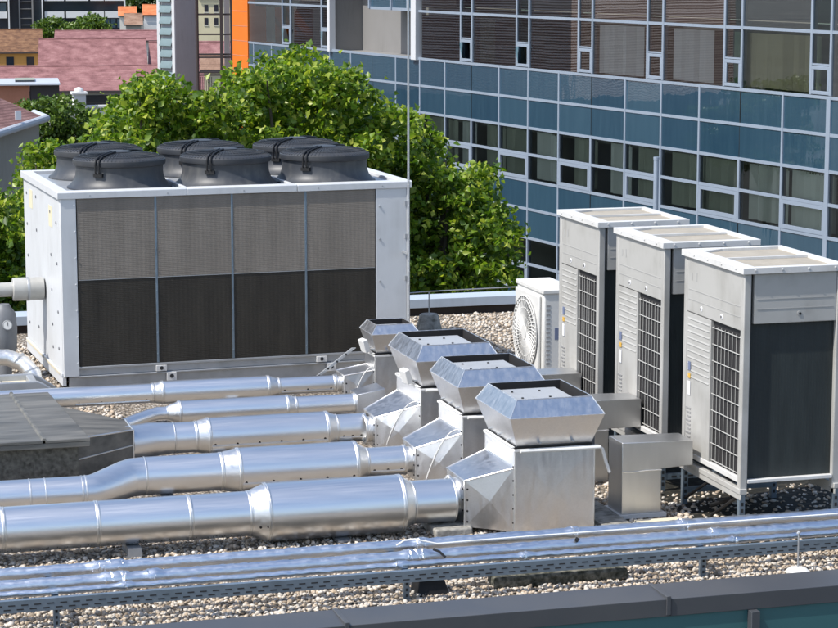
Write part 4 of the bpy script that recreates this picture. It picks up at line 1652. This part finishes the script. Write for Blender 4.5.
# spandrel panels
mesh = None
cnt = 0
for ri, (z1, z0) in enumerate(((.98, .07), (.07, -.83), (-2.47, -3.35), (-3.35, -4.25))):
    s = -12
    while s < 34:
        if ri >= 2 and (s > 26):
            s += 2
            continue
        m = MB()
        m.box(0.0, -.03, 0, 1.99, 0, .88)
        o = shared('spandrel_panel', m, MAT['spandrel'], fb, (s + .005, random.uniform(-.004, 0), z0 + .01 + ZB), mesh, **({} if mesh else dict(smooth=0)))
        mesh = o.data
        o.rotation_euler = (radians(random.uniform(-.25, .25)), 0, radians(random.uniform(-.25, .25)))
        cnt += 1
        s += 2
for z1, z0 in ((.98, .07), (.07, -.83)):
    b = MB()
    FBX(b, 34.01, 34.6, z0 + .01, z1 - .01, -.03, 0)
    b.build('spandrel_panel', MAT['spandrel'], fb, smooth=0)
b = MB()
for z1, z0 in ((-5.9, -6.8), (-6.8, -7.7)):
    FBX(b, S0, S1, z0, z1, -.03, -.004)
build_each(b, 'lower_spandrel_band', MAT['spandrel'], fb, smooth=0)

# lower windows: fixed panes and framed opening lights
pm = None
fmesh = None
for z1, z0, smin, smax in ((-.83, -1.65, -12, 34), (-1.65, -2.47, -12, 34), (-4.25, -5.07, -2, 22), (-5.07, -5.9, -2, 22)):
    s = smin
    while s < smax:
        m = MB()
        m.quad((0, 0, 0), (0, 0, .81), (1.98, 0, .81), (1.98, 0, 0))
        o = shared('window', m, MAT['pane'], fb, (s + .01, -.02, z0 + .005 + ZB), pm, **({} if pm else dict(smooth=0, fix=False)))
        pm = o.data
        o.rotation_euler = (radians(random.uniform(-.3, .3)), 0, radians(random.uniform(-.3, .3)))
        if z0 in (-2.47, -5.9) and (s % 4) == 2:
            m = MB()
            for a0, a1, c0, c1 in ((.03, 1.95, .04, .14), (.03, 1.95, .67, .77), (.03, .14, .141, .669), (1.84, 1.95, .141, .669)):
                m.box(a0, .0, c0, a1, .045, c1)
            fo = shared('frame', m, MAT['mullion'], o, (0, 0, 0), fmesh, **({} if fmesh else dict(bevel=.008)))
            fmesh = fo.data
        s += 2
# upper floor: 3.17 m panes and narrow strips
up_spans = [(4 * kk + 2, 4 * kk + 5.96) for kk in range(-4, 9)]
wide_mesh = {}
for kk in range(-4, 9):
    a, c, e = 4 * kk + 1.96, 4 * kk + 2.80, 4 * kk + 5.96       # narrow a..c, wide c..e
    if c > 18.2 and e < 26.0 or c > 34.0:
        continue
    if 17.9 < a < 26 - .2:
        continue
    e2 = min(e, 18.15) if c < 18.2 else (34.58 if kk == 7 else min(e, 34.4))
    w = e2 - c
    for zz0, zz1, mt in ((1.03, 2.535, 'pane_up'), (2.625, 3.405, 'pane_up'), (3.495, 4.355, 'pane_up')):
        m = MB()
        m.quad((c + .045, -.01, zz0 + ZB), (c + .045, -.01, zz1 + ZB), (e2 - .045, -.01, zz1 + ZB), (e2 - .045, -.01, zz0 + ZB))
        o = m.build('window', MAT['pane_clear' if zz0 < 2 and -2 <= kk <= 0 else mt], fb, smooth=0, fix=False)
    for zz0, zz1 in ((1.80, 2.535), (2.625, 4.355)):
        m = MB()
        m.quad((a + .045, -.01, zz0 + ZB), (a + .045, -.01, zz1 + ZB), (c - .045, -.01, zz1 + ZB), (c - .045, -.01, zz0 + ZB))
        m.build('window', MAT['pane_green'], fb, smooth=0, fix=False)
    # opening light, tilted a little on the left half of the facade
    m = MB()
    hgt, wid = .70, c - a - .09
    for q0, q1, w0, w1 in ((0, wid, 0, .09), (0, wid, hgt - .09, hgt), (0, .085, .091, hgt - .091), (wid - .085, wid, .091, hgt - .091)):
        m.box(q0, -.02, w0, q1, .026, w1)
    fr = m.build('window', MAT['mullion'], fb, bevel=.008, loc=(a + .045, .0, 1.04 + ZB))
    m = MB()
    m.quad((.07, .0, .07), (.07, .0, hgt - .07), (wid - .07, .0, hgt - .07), (wid - .07, .0, .07))
    pn = m.build('pane', MAT['pane_green'], fr, smooth=0, fix=False, loc=(0, .0, 0))
    if a > 8:
        pn.rotation_euler = (radians(-13), 0, 0)
    m = MB()
    FBX(m, a, c, 1.755, 1.80, -.08, .016)
    m.build('transom', MAT['mullion'], fb, smooth=0)
    for q in (a, c):
        m = MB()
        FBX(m, q - .045, q + .045, 1.03, 5.2, -.12, .024)
        m.build('mullion', MAT['mullion'], fb, smooth=0)
# posts at the ends of the recessed wall and the box over it
for s0, s1 in ((18.12, 18.52), (25.75, 26.0)):
    m = MB()
    FBX(m, s0, s1, .93, 5.2, -.12, .12)
    m.build('post', MAT['tower_white'], fb, bevel=.01)
m = MB()
FBX(m, 18.3, 26.0, .93, 5.2, -1.5, -1.25)
m.build('recessed_wall', MAT['render_grey'], fb)
m = MB()
FBX(m, 18.3, 26.0, .90, .96, -1.25, -.06)
m.build('recess_floor', MAT['render_grey'], fb)
m = MB()
FBX(m, 18.3, 18.5, .96, 5.2, -1.25, -.13)
FBX(m, 25.85, 26.0, .96, 5.2, -1.25, -.13)
build_each(m, 'recess_side', MAT['render_grey'], fb)
m = MB()
FBX(m, 18.54, 22.25, 2.62, 5.2, -1.24, -.02)
m.build('glazed_box', MAT['spandrel'], fb, smooth=0)
for s0 in (22.2, 20.3, 18.9):
    m = MB()
    FBX(m, s0, s0 + .1, 2.6, 5.2, -.019, .06)
    m.build('mullion', MAT['mullion'], fb, smooth=0)
# blinds and curtains behind the panes
def curtain(s0, s1, z0, z1, mat='blind', o=-.30, step=.14):
    m = MB()
    s_ = s0
    while s_ < s1:
        tw = random.uniform(-.02, .09)
        m.quad((s_, o, z0 + ZB), (s_ + step * .82, o + .045 + tw, z0 + ZB), (s_ + step * .82, o + .045 + tw, z1 + ZB), (s_, o, z1 + ZB))
        s_ += step
    m.build('curtain', MAT[mat], fb, smooth=0, fix=False)


MAT['blind_grey'] = paint('grey_green_blind', (.42, .45, .35), .85, .3, 1)
MAT['blind_white'] = paint('white_blind', (.85, .87, .87), .8, .15, 1)
MAT['blind_tan'] = paint('tan_blind', (.62, .58, .38), .85, .2, 1)
for s0, s1, mt in ((-12, -8.2, 'blind'), (-6, -4.2, 'blind'), (-3.9, -2.3, 'blind'), (-1.6, 1.7, 'blind_grey'), (2.4, 3.6, 'blind_grey'), (4.1, 5.2, 'blind'),
                   (6.1, 7.3, 'blind_grey'), (8.3, 9.8, 'blind'), (10.4, 11.9, 'blind_grey'), (12.1, 13.3, 'blind_grey'), (14.2, 15.0, 'blind'), (15.6, 17.8, 'blind_grey'), (18.3, 19.6, 'blind_grey'), (22.5, 25, 'blind_grey'), (20.2, 21.4, 'blind'), (27, 28, 'blind_grey')):
    curtain(s0, s1, -2.40, -.95, mt)
for s0, s1, mt in ((-5.2, -1.3, 'blind_tan'), (-.2, 1.7, 'blind_white'), (3.5, 5.75, 'blind_white'), (-11, -6.4, 'blind'), (12.9, 13.9, 'blind_grey'), (27.6, 28.2, 'blind_white'), (32.4, 33.2, 'blind_white')):
    curtain(s0, s1, 1.05, 2.45, mt, step=.17)
# orange end wall
m = MB()
m.box(34.65, -14, 0, 36.45, .03, 18.5)
o = m.build('end_wall', MAT['orange'], fb, bevel=.01)
m = MB()
for z in np.arange(8.0, 18.5, .6):
    m.box(34.66, .032, z, 36.44, .036, z + .03)
m.build('panel_joint', MAT['red_paint'], fb)

# ------------------------------------------------------------------ building across the street, seen in the glass
bb = thing('boarded_building', 'brown boarded building with white panels, seen only mirrored in the upper office windows', 'building')
def refl(s, t, z=0):
    u_ = Vector((-sin(TH), cos(TH), 0))
    n_ = Vector((-cos(TH), -sin(TH), 0))
    p = Vector((24.228, 57.070, 0)) + u_ * s
    d_ = Vector((p.x, p.y, 0)).normalized()
    r_ = d_ - 2 * d_.dot(n_) * n_
    return p + r_ * t


pa, pb_ = refl(15.5, 62), refl(-1.5, 62)
ang = math.atan2(pb_.y - pa.y, pb_.x - pa.x)
L = (pb_ - pa).length
bb.location = (pa.x, pa.y, GROUND_Z)
bb.rotation_euler = (0, 0, ang)
m = MB()
m.box(0, .0, 0, L, 12, 10.3)
m.build('base_wall', MAT['window_dark'], bb)
m = MB()
m.prism([(0, 10.3), (L, 10.3), (L, 16.0), (L * .80, 21.0), (L * .2, 21.0), (0, 14.2)], 'y', -.25, 12.2)
m.build('boarding', MAT['boarding'], bb)
for x0, x1 in ((L * .38, L * .44), (L * .70, L * .78)):
    m = MB()
    m.box(x0, -.32, 12.9, x1, -.255, 15.3)
    m.build('window', MAT['band_white'], bb)
m = MB()
m.box(-.3, -.5, 9.9, L + .3, -.256, 10.3)
m.build('ledge', MAT['gutter'], bb)

# ------------------------------------------------------------------ tower with louvres, steel stair frame
tw = thing('louvre_tower', 'tall grey tower with white edged column of pale louvres', 'tower')
a_, b_, c_ = at(157.5, 60, 99), at(175, 60, 98.2), at(197, 60, 99.2)
tw.location = (b_.x, b_.y, GROUND_Z)
wl = Vector((a_.x - b_.x, a_.y - b_.y, 0))
wr = Vector((c_.x - b_.x, c_.y - b_.y, 0))
HT = 19.0
def pr(u, w, z):
    q = wl * u + wr * w
    return (q.x, q.y, z)
m = MB()
m.hexa([pr(.98, .06, 0), pr(0, .06, 0), pr(0, 1, 0), pr(.98, 1, 0), pr(.98, .06, HT), pr(0, .06, HT), pr(0, 1, HT), pr(.98, 1, HT)])
m.build('shaft', MAT['tower_grey'], tw)
for u0, u1 in ((.84, 1.0), (.0, .16)):
    m = MB()
    m.hexa([pr(u1, 0, 0), pr(u0, 0, 0), pr(u0, .055, 0), pr(u1, .055, 0), pr(u1, 0, HT), pr(u0, 0, HT), pr(u0, .055, HT), pr(u1, .055, HT)])
    m.build('edge_pilaster', MAT['tower_white'], tw)
z = 8.0
while z < HT:
    m = MB()
    A_ = [Vector(pr(.835, .05, z + .30)), Vector(pr(.165, .05, z + .30))]
    out = (wl.cross(Vector((0, 0, 1)))).normalized() * .09
    if out.dot(Vector((b_.x, b_.y, 0))) > 0:
        out = -out
    B_ = [Vector(pr(.835, .02, z)) + out, Vector(pr(.165, .02, z)) + out]
    t_ = Vector((0, 0, .03))
    m.hexa([A_[0], A_[1], B_[1], B_[0], A_[0] + t_, A_[1] + t_, B_[1] + t_, B_[0] + t_])
    m.build('louvre', MAT['louver'], tw)
    z += .47

sf = thing('stair_frame', 'dark steel stair frame with horizontal rails between tower and orange wall', 'stair frame')
p0, p1 = at(197.5, 60, 96), at(233, 60, 96)
sf.location = (p0.x, p0.y, GROUND_Z)
dv = Vector((p1.x - p0.x, p1.y - p0.y, 0))
sf.rotation_euler = (0, 0, math.atan2(dv.y, dv.x))
Lf = dv.length
m = MB()
m.cyl((0, 0, 0), (0, 0, 19), .07, n=10)
m.build('post', MAT['steel_dark'], sf)
m = MB()
m.box(Lf * .64, -.1, 0, Lf * .73, .1, 19)
m.build('post', MAT['steel_dark'], sf)
m = MB()
m.box(Lf * .76, .5, 0, Lf * .92, .9, 19)
m.build('inner_column', MAT['band_white'], sf)
m = MB()
m.box(Lf * .93, -.1, 0, Lf * 1.0, .1, 19)
m.build('post', MAT['steel_dark'], sf)
for py in (14.5, 34.5, 54.5, 57.5, 72.5, 75):
    zz = at(210, py, 96).z - GROUND_Z
    m = MB()
    m.box(0, -.04, zz - .035, Lf, .04, zz + .035)
    m.build('rail', MAT['steel_dark'], sf)
zz0, zz1 = at(210, 95, 96).z - GROUND_Z, at(210, 77, 96).z - GROUND_Z
m = MB()
for i in range(8):
    x = Lf * (.03 + .05 * i)
    m.box(x, -.02, zz0, x + .03, .02, zz1)
m.box(0, -.03, zz0 - .05, Lf * .6, .03, zz0)
m.build('balustrade', MAT['steel_dark'], sf)

# ------------------------------------------------------------------ town behind
def house(name, label, cat, px0, px1, d, y_ridge, y_eave, y_base, roof, wall, depth=8, hip=0.0, windows=(), group=None, wmat='window_dark', over=.3, rise_back=True, yaw=0.0):
    """ridge runs across the view; x range given along the eave line"""
    e0, e1 = at(px0, y_eave, d), at(px1, y_eave, d)
    t = thing(name, label, cat, (e0.x, e0.y, GROUND_Z), 0, group)
    dv = Vector((e1.x - e0.x, e1.y - e0.y, 0))
    t.rotation_euler = (0, 0, math.atan2(dv.y, dv.x) + yaw)
    L = dv.length
    ze = e0.z - GROUND_Z
    # the ridge is depth/2 further back
    zr = at((px0 + px1) / 2, y_ridge, d + depth / 2).z - GROUND_Z
    zr = max(zr, ze + .5)
    m = MB()
    m.box(over, over, 0, L - over, depth - over, ze - .05)
    m.build('wall', MAT[wall], t)
    m = MB()
    h2 = hip * L
    zt = ze
    A = [(0, 0, zt), (L, 0, zt), (L, depth, zt), (0, depth, zt), (h2, depth / 2, zr), (L - h2, depth / 2, zr)]
    m.add(A, [(0, 1, 5, 4), (2, 3, 4, 5), (1, 2, 5), (3, 0, 4), (0, 3, 2, 1)])
    m.build('roof', MAT[roof], t, smooth=0)
    m = MB()
    m.box(0, -.12, zt - .16, L, -.01, zt - .01)
    m.build('eave', MAT['steel_dark'], t)
    m = MB()
    m.cyl((h2, depth / 2, zr), (L - h2, depth / 2, zr), .12, n=8)
    m.build('ridge_cap', MAT[roof], t)
    for wx0, wx1, wy0, wy1 in windows:
        q0, q1 = at(wx0, wy0, d + over), at(wx1, wy1, d + over)
        u0 = (Vector((q0.x - e0.x, q0.y - e0.y, 0))).length * (1 if wx0 >= px0 else -1)
        u1 = (Vector((q1.x - e0.x, q1.y - e0.y, 0))).length * (1 if wx1 >= px0 else -1)
        m = MB()
        m.box(u0, over - .05, q1.z - GROUND_Z, u1, over + .02, q0.z - GROUND_Z)
        w_ = m.build('window', MAT[wmat], t)
        m = MB()
        m.box(u0 - .08, over - .08, q1.z - GROUND_Z - .14, u1 + .08, over + .0, q1.z - GROUND_Z - .03)
        m.build('sill', MAT['pale_wall'], w_)
    return t


house('long_house', 'long house under the front faded red roof with dark eaves', 'house', -60, 235, 200, 66, 92, 110, 'roof_pink', 'house_beige', 12,
      windows=((60, 76, 95, 107), (83, 130, 95, 106)), wmat='dark_void')
house('red_roof_house', 'big faded red roofed house behind the long front roof, with gabled right end', 'house', 38, 148, 250, 39, 68, 80, 'roof_pink', 'ochre', 14)
house('red_roof_house', 'low faded red roofed house partly hidden by the louvre tower', 'house', 148, 260, 252, 42, 66, 80, 'roof_pink', 'ochre', 10)
house('rear_house', 'rear faded red roof showing as a strip below the white office block', 'house', 54, 165, 275, 31, 41, 60, 'roof_pink', 'pale_wall', 10)
house('tiled_house', 'ochre house with weathered brown tiled roof and dark shuttered windows', 'house', -60, 44, 285, 30, 53, 70, 'roof_tile', 'ochre', 14,
      windows=((6, 14, 57, 66), (26.5, 34, 57, 65.5), (-22, -14, 57, 66), (-50, -42, 57, 66)))
house('gabled_house', 'small yellow house with brown gabled roof behind the steel stair frame', 'house', 200, 226, 180, 55, 70, 80, 'roof_brown', 'yellow_wall', 7)
house('pale_block', 'pale yellow building rising behind the steel stair frame', 'building', 196, 250, 330, -14, -4, 60, 'roof_brown', 'yellow_wall', 14,
      windows=((204, 208, 5, 12), (214, 218, 5, 12), (204, 208, 18, 25), (214, 218, 18, 25)))
house('orange_house', 'small house with bright orange roof beside the white office block', 'house', 118, 137, 420, 7, 16, 30, 'roof_orange', 'pale_wall', 10)
house('brown_house', 'small house with dull brown roof in front of the bright orange one', 'house', 124, 143, 390, 14, 25, 30, 'roof_brown', 'house_beige', 10)
house('white_house', 'white walled house with red tiled roof left of the louvre tower', 'house', 142, 170, 400, 5, 15, 32, 'roof_orange', 'band_white', 12)

# flat roofed shed
fs = thing('flat_shed', 'low dark shed with pale flat roof edge and terracotta side', 'shed')
q0, q1 = at(-40, 84, 150), at(60, 83, 150)
fs.location = (q0.x, q0.y, GROUND_Z)
dv = Vector((q1.x - q0.x, q1.y - q0.y, 0))
fs.rotation_euler = (0, 0, math.atan2(dv.y, dv.x))
Ls, zz = dv.length, q1.z - GROUND_Z
m = MB()
m.box(Ls * .70, .1, 0, Ls - .05, 6, zz - .12)
m.build('wall', MAT['steel_dark'], fs)
m = MB()
m.prism([(-.1, 0), (Ls * .69, 0), (Ls * .69, zz - .13), (-.1, zz - .13)], 'y', .02, 6)
m.build('side_wall', MAT['red_paint'], fs)
m = MB()
m.box(-.3, -.4, zz - .12, Ls, 6.2, zz)
m.build('roof', MAT['gutter'], fs)
m = MB()
m.box(Ls * .55, 1.5, zz, Ls * .75, 4.5, zz + .12)
m.build('skylight', MAT['window_dark'], fs)

# white gate pier
gp = thing('gate_pier', 'white masonry pier with rounded cap and low wall, above the bushes', 'pier')
q = at(79, 100, 125)
gp.location = (q.x, q.y, GROUND_Z)
zt = at(79, 94, 125).z - GROUND_Z
m = MB()
m.box(-.33, -.33, 0, .33, .33, zt)
m.build('shaft', MAT['band_white'], gp)
m = MB()
m.box(-.42, -.42, zt, .42, .42, zt + .12)
m.lathe([(.26, zt + .12), (.25, zt + .22), (.17, zt + .32), (.05, zt + .36)], n=16)
m.build('cap', MAT['band_white'], gp)
m = MB()
m.box(-1.6, -.1, 0, 3.6, .1, zt - .75)
m.box(-1.7, -.2, zt - .75, 3.7, .2, zt - .62)
m.build('low_wall', MAT['band_white'], gp)

# near house at the left edge
nh = thing('gutter_house', 'beige house at the left edge with dull red roof and pale zinc gutter', 'house')
e0, e1 = at(-14, 139, 58), at(42, 118, 62)
nh.location = (e1.x, e1.y, GROUND_Z)
def lw_(px, py, d):
    p = at(px, py, d)
    return (p.x - e1.x, p.y - e1.y, p.z - GROUND_Z)
zc = e1.z - GROUND_Z
rA, rB = lw_(-60, 152, 55), lw_(43, 117, 62)
bA, bB = lw_(-60, 120, 67), lw_(30, 112, 68)
rg0, rg1 = lw_(-60, 85, 62), lw_(2, 99, 63)
m = MB()
wa, wb = Vector(lw_(-60, 150, 55.6)), Vector(lw_(39, 122, 62.2))
wc = Vector(lw_(36, 118, 68))
m.hexa([(wa.x, wa.y, 0), (wb.x, wb.y, 0), (wc.x, wc.y, 0), (wa.x - 2, wa.y + 8, 0), (wa.x, wa.y, wa.z - .1), (wb.x, wb.y, wb.z - .05), (wc.x, wc.y, wc.z - .15), (wa.x - 2, wa.y + 8, wa.z)])
m.build('wall', MAT['house_beige'], nh)
m = MB()
m.add([rA, rB, bB, bA, rg0, rg1], [(0, 1, 5, 4), (1, 2, 5), (2, 3, 4, 5), (3, 0, 4), (3, 2, 1, 0)])
m.build('roof', MAT['roof_dark_red'], nh, smooth=0)
m = MB()
mid = (Vector(rA) + Vector(rB)) / 2 + Vector((0, -.1, -.03))
m.tube([Vector(rA) + Vector((0, -.12, -.03)), mid, Vector(rB) + Vector((.08, -.10, -.03)), Vector(bB) + Vector((.12, 0, -.03))], .10, 10)
m.build('gutter', MAT['gutter'], nh)
m = MB()
m.box(-.9, -1.9, zc + .10, -.75, -1.75, zc + .32)
m.build('roof_hook', MAT['gutter'], nh)

# white office block far behind
ob = thing('white_office_block', 'far office block with white balcony bands and dark glazed stair bay', 'office building')
D_ = 480
q0, q1 = at(-60, 28, D_), at(125, 28, D_)
ob.location = (q0.x, q0.y, GROUND_Z)
dv = Vector((q1.x - q0.x, q1.y - q0.y, 0))
ob.rotation_euler = (0, 0, math.atan2(dv.y, dv.x))
Lo = dv.length
def ox(px):
    return Lo * (px + 60) / 185.0
def oz(py):
    return at(80, py, D_).z - GROUND_Z
m = MB()
m.box(0, .3, 0, Lo, 14, oz(-40))
m.build('wall', MAT['window_dark'], ob)
segs = [(-60, -20), (-18, 7), (44.5, 64), (66, 88.5), (90.5, 104), (105, 124)]
for top in (11.5, -1.5 - 4, -19, -33):
    for x0, x1 in segs:
        m = MB()
        m.box(ox(x0), -.6, oz(top + 6.5), ox(x1), .25, oz(top))
        m.build('balcony_band', MAT['band_white'], ob)
for x in (8, 41.5, 124.3):
    m = MB()
    m.box(ox(x), -.9, 0, ox(x + 1.4), .29, oz(-40))
    m.build('fin', MAT['band_white'], ob)
for x in (18.5, 31.5):
    m = MB()
    m.box(ox(x), -.1, 0, ox(x + 1.6), .29, oz(-40))
    m.build('stair_mullion', MAT['render_grey'], ob)
for y in (24.5, 18, 8.5, 1.5, -6):
    m = MB()
    m.box(ox(20.2), -.05, oz(y + .6), ox(31.3), .29, oz(y))
    m.build('stair_transom', MAT['render_grey'], ob)
for x in (100.5, 105, 111, 117.5):
    m = MB()
    m.box(ox(x), .0, oz(28), ox(x + 4.5), .29, oz(19))
    m.build('window', MAT['spandrel'], ob)
for x in (-16, -8, 0):
    m = MB()
    m.box(ox(x), .0, oz(11), ox(x + 6), .29, oz(3))
    m.build('window', MAT['spandrel'], ob)

# hill behind the town
hm = MB()
h0, h1, h2_, h3 = at(-200, 20, 900), at(700, 20, 900), at(700, -70, 2600), at(-200, -70, 2600)
hm.quad((h0.x, h0.y, GROUND_Z + .02), (h1.x, h1.y, GROUND_Z + .02), (h2_.x, h2_.y, 60), (h3.x, h3.y, 60))
struct(hm.build('hill', MAT['hill'], smooth=0))


# ------------------------------------------------------------------ trees
def leaves(name, lobes, size, per, mat, parent, seed, up=.55):
    """leaf clumps: each lobe is (centre, radius); leaves fold along their midrib"""
    r = np.random.default_rng(seed)
    C, Rr = [], []
    for c, rad in lobes:
        n = max(8, int(per * (rad / .5) ** 2))
        # sub-clumps at the lobe's surface give broken, tufted outlines
        ns = max(4, int(n / 30))
        dirs = r.normal(size=(ns, 3))
        dirs /= np.linalg.norm(dirs, axis=1, keepdims=True)
        rads = rad * r.uniform(.35, 1.02, ns) ** .6
        sub = np.array(c)[None] + dirs * rads[:, None] * np.array([1.0, 1.0, .85])
        idx = r.integers(0, ns, n)
        off = r.normal(size=(n, 3)) * np.array([.085, .085, .055]) * (size / .1) * 1.0
        C.append(sub[idx] + off)
    P = np.vstack(C)
    n = len(P)
    nrm = r.normal(size=(n, 3)) * .75 + np.array([0, 0, up])
    nrm /= np.linalg.norm(nrm, axis=1, keepdims=True)
    t = r.normal(size=(n, 3))
    t -= nrm * np.sum(t * nrm, 1, keepdims=True)
    t /= np.linalg.norm(t, axis=1, keepdims=True)
    bi = np.cross(nrm, t)
    L = size * r.uniform(.65, 1.3, n)[:, None]
    Wd = L * r.uniform(.55, .8, (n, 1)) * .5
    base = P - t * L * .5
    tip = P + t * L * .5 - nrm * L * .12
    m1 = P - t * L * .05 + bi * Wd + nrm * L * .12
    m2 = P - t * L * .05 - bi * Wd + nrm * L * .12
    V = np.stack([base, m1, tip, m2], 1).reshape(-1, 3)
    i0 = np.arange(n) * 4
    Fc = np.stack([np.stack([i0, i0 + 1, i0 + 2], 1), np.stack([i0, i0 + 2, i0 + 3], 1)], 1).reshape(-1, 3)
    me = bpy.data.meshes.new(name)
    me.vertices.add(len(V))
    me.vertices.foreach_set('co', V.ravel())
    me.loops.add(Fc.size)
    me.loops.foreach_set('vertex_index', Fc.ravel().astype(np.int32))
    me.polygons.add(len(Fc))
    me.polygons.foreach_set('loop_start', np.arange(0, Fc.size, 3, dtype=np.int32))
    me.update(calc_edges=True)
    me.materials.append(mat)
    o = bpy.data.objects.new(name, me)
    COL.objects.link(o)
    o.parent = parent
    return o


def interp(pts, x):
    for (x0, y0), (x1, y1) in zip(pts, pts[1:]):
        if x0 <= x <= x1:
            return y0 + (y1 - y0) * (x - x0) / (x1 - x0)
    return None


def tree(label, top, bottom, d, rad, leafsize, per, mat, seed, trunk_px, depth=1.6, step=.95, group='trees behind the roof', name='leafy_tree', fill=1.0):
    """crown whose top outline passes through the given points when seen at distance d; lobes spread in depth too"""
    r = random.Random(seed)
    ppm = F / d
    q = at(trunk_px, (top[0][1] + bottom) / 2, d)
    t = thing(name, label, 'tree', (q.x, q.y, GROUND_Z), 0, group)
    base = Vector((q.x, q.y, GROUND_Z))
    lobes = []
    sp = rad * ppm * step
    x = top[0][0]
    while x <= top[-1][0]:
        ty = interp(top, x)
        y = ty + rad * ppm * .5
        row = 0
        while y < bottom:
            for k_ in range(2):
                dd = d + r.uniform(-depth, depth)
                rr_ = rad * r.choice((.45, .7, .9, 1.2, 1.5))
                yy = y + r.uniform(-.3, .3) * sp
                xx = x + r.uniform(-.45, .45) * sp
                rp = rr_ * ppm * .82
                tt = [interp(top, min(max(xx + e * rp, top[0][0]), top[-1][0])) + rp * (1 - abs(e)) ** .5 * (1 if e else 1) for e in (-.9, -.5, 0, .5, .9)]
                if xx - rp < top[0][0] - 4 or xx + rp > top[-1][0] + 4:
                    continue
                yy = max(yy, max(tt))
                if r.random() < fill:
                    p = at(xx, yy, dd) - base
                    lobes.append((tuple(p), rr_))
            y += sp
            row += 1
        x += sp
    leaves('crown', lobes, leafsize, per, mat, t, seed)
    m = MB()
    ztop = max(l[0][2] for l in lobes) - .9
    zmid = ztop - 3.0
    m.tube([(0, 0, 0), (.05, .02, zmid * .5), (0, 0, zmid), (.08, 0, ztop)], [.22, .18, .12, .03], n=10)
    for i in range(9):
        l = r.choice(lobes)[0]
        z0 = max(2.0, min(zmid, l[2] - 1.4) + r.uniform(-.5, .3))
        m.tube([(0, 0, z0), (l[0] * .5, l[1] * .5, (z0 + l[2]) / 2 + .1), (l[0], l[1], l[2])], [.07, .045, .012], n=6)
    m.build('trunk', MAT['bark'], t)
    return t


tree('bright green tree left of the tower foot, rising behind the chiller', [(78, 150), (92, 128), (104, 110), (120, 98), (134, 80), (150, 73), (168, 78), (180, 92), (196, 96), (208, 110), (214, 120)], 190, 37, .25, .122, 400,
     MAT['leaf_bright'], 21, 150)
tree('tallest bright green tree behind the middle of the chiller', [(196, 124), (206, 96), (216, 76), (230, 66), (248, 72), (262, 70), (274, 56), (290, 46), (306, 46), (318, 62), (332, 68), (350, 66), (364, 78), (374, 94), (380, 118), (386, 128)], 190, 37, .25, .122, 400,
     MAT['leaf_bright'], 22, 290)
tree('bright green tree between the chiller and the glass facade', [(350, 126), (360, 108), (376, 100), (396, 100), (412, 106), (418, 128), (432, 132), (444, 146), (446, 160), (458, 172), (470, 160), (484, 152), (492, 166), (492, 196), (504, 214), (514, 232), (520, 246), (518, 262)], 318, 37, .24, .122, 400,
     MAT['leaf_bright'], 23, 440, depth=1.2)
tree('bright green tree left of the chiller, below the gutter house', [(-80, 200), (-50, 186), (-20, 190), (0, 184), (14, 190), (30, 196), (44, 210)], 330, 33, .30, .115, 480, MAT['leaf_bright'], 24, 5, depth=1.0)
tree('darker green tree beside the beige gutter house', [(20, 104), (40, 98), (60, 92), (78, 100), (95, 118), (118, 124), (130, 128)], 200, 72, .55, .15, 230, MAT['leaf_mid'], 25, 60, depth=1.5)
tree('small pale green tree in front of the beige gutter house', [(16, 160), (28, 152), (40, 146), (60, 144), (74, 150), (86, 158)], 200, 40, .26, .11, 460, MAT['leaf_bright'], 26, 45, depth=.8)
tree('small round tree in front of the far office block, left one', [(42, 26), (50, 20), (60, 21), (66, 26)], 34, 430, 1.5, .7, 70, MAT['leaf_mid'], 27, 52, depth=4, group='trees by the far office block')
tree('small round tree in front of the far office block, right one', [(78, 28), (86, 18), (96, 17), (106, 28)], 34, 430, 1.5, .7, 70, MAT['leaf_mid'], 28, 90, depth=4, group='trees by the far office block')
tree('dark green tree on the slope beside the orange roofed houses', [(126, 0), (140, -8), (160, -8), (175, 0)], 12, 520, 2.2, .9, 80, MAT['leaf_dark'], 29, 150, depth=5, group='trees by the far office block')
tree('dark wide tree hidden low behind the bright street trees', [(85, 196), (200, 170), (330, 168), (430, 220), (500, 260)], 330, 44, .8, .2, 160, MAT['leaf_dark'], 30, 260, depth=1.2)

# ------------------------------------------------------------------ light
SUN_EL, SUN_A = radians(54), radians(11.5)
sd = Vector((-cos(SUN_A) * cos(SUN_EL), -sin(SUN_A) * cos(SUN_EL), sin(SUN_EL)))
sun = bpy.data.objects.new('sun', bpy.data.lights.new('sun', 'SUN'))
COL.objects.link(sun)
sun.data.energy = 4.1
sun.data.angle = radians(.5)
sun.data.color = (1, .955, .89)
sun.rotation_euler = sd.to_track_quat('Z', 'Y').to_euler()
sun.location = (0, 0, 30)
w = bpy.data.worlds.new('World')
S.world = w
w.use_nodes = True
nt = w.node_tree
sky = nt.nodes.new('ShaderNodeTexSky')
sky.sky_type = 'NISHITA'
sky.sun_disc = False
sky.sun_elevation = SUN_EL
sky.sun_rotation = math.atan2(sd.x, sd.y)
sky.air_density = 1.0
sky.dust_density = 1.4
sky.ozone_density = 1.0
bg = nt.nodes['Background']
nt.links.new(sky.outputs[0], bg.inputs['Color'])
bg.inputs['Strength'].default_value = .15
S.view_settings.view_transform = 'Standard'
S.view_settings.look = 'None'
S.view_settings.exposure = 0.48
S.view_settings.gamma = 1.0
S.view_settings.use_curve_mapping = False
S.render.engine = 'CYCLES'
S.cycles.use_denoising = True
S.cycles.max_bounces = 8
S.cycles.transparent_max_bounces = 12
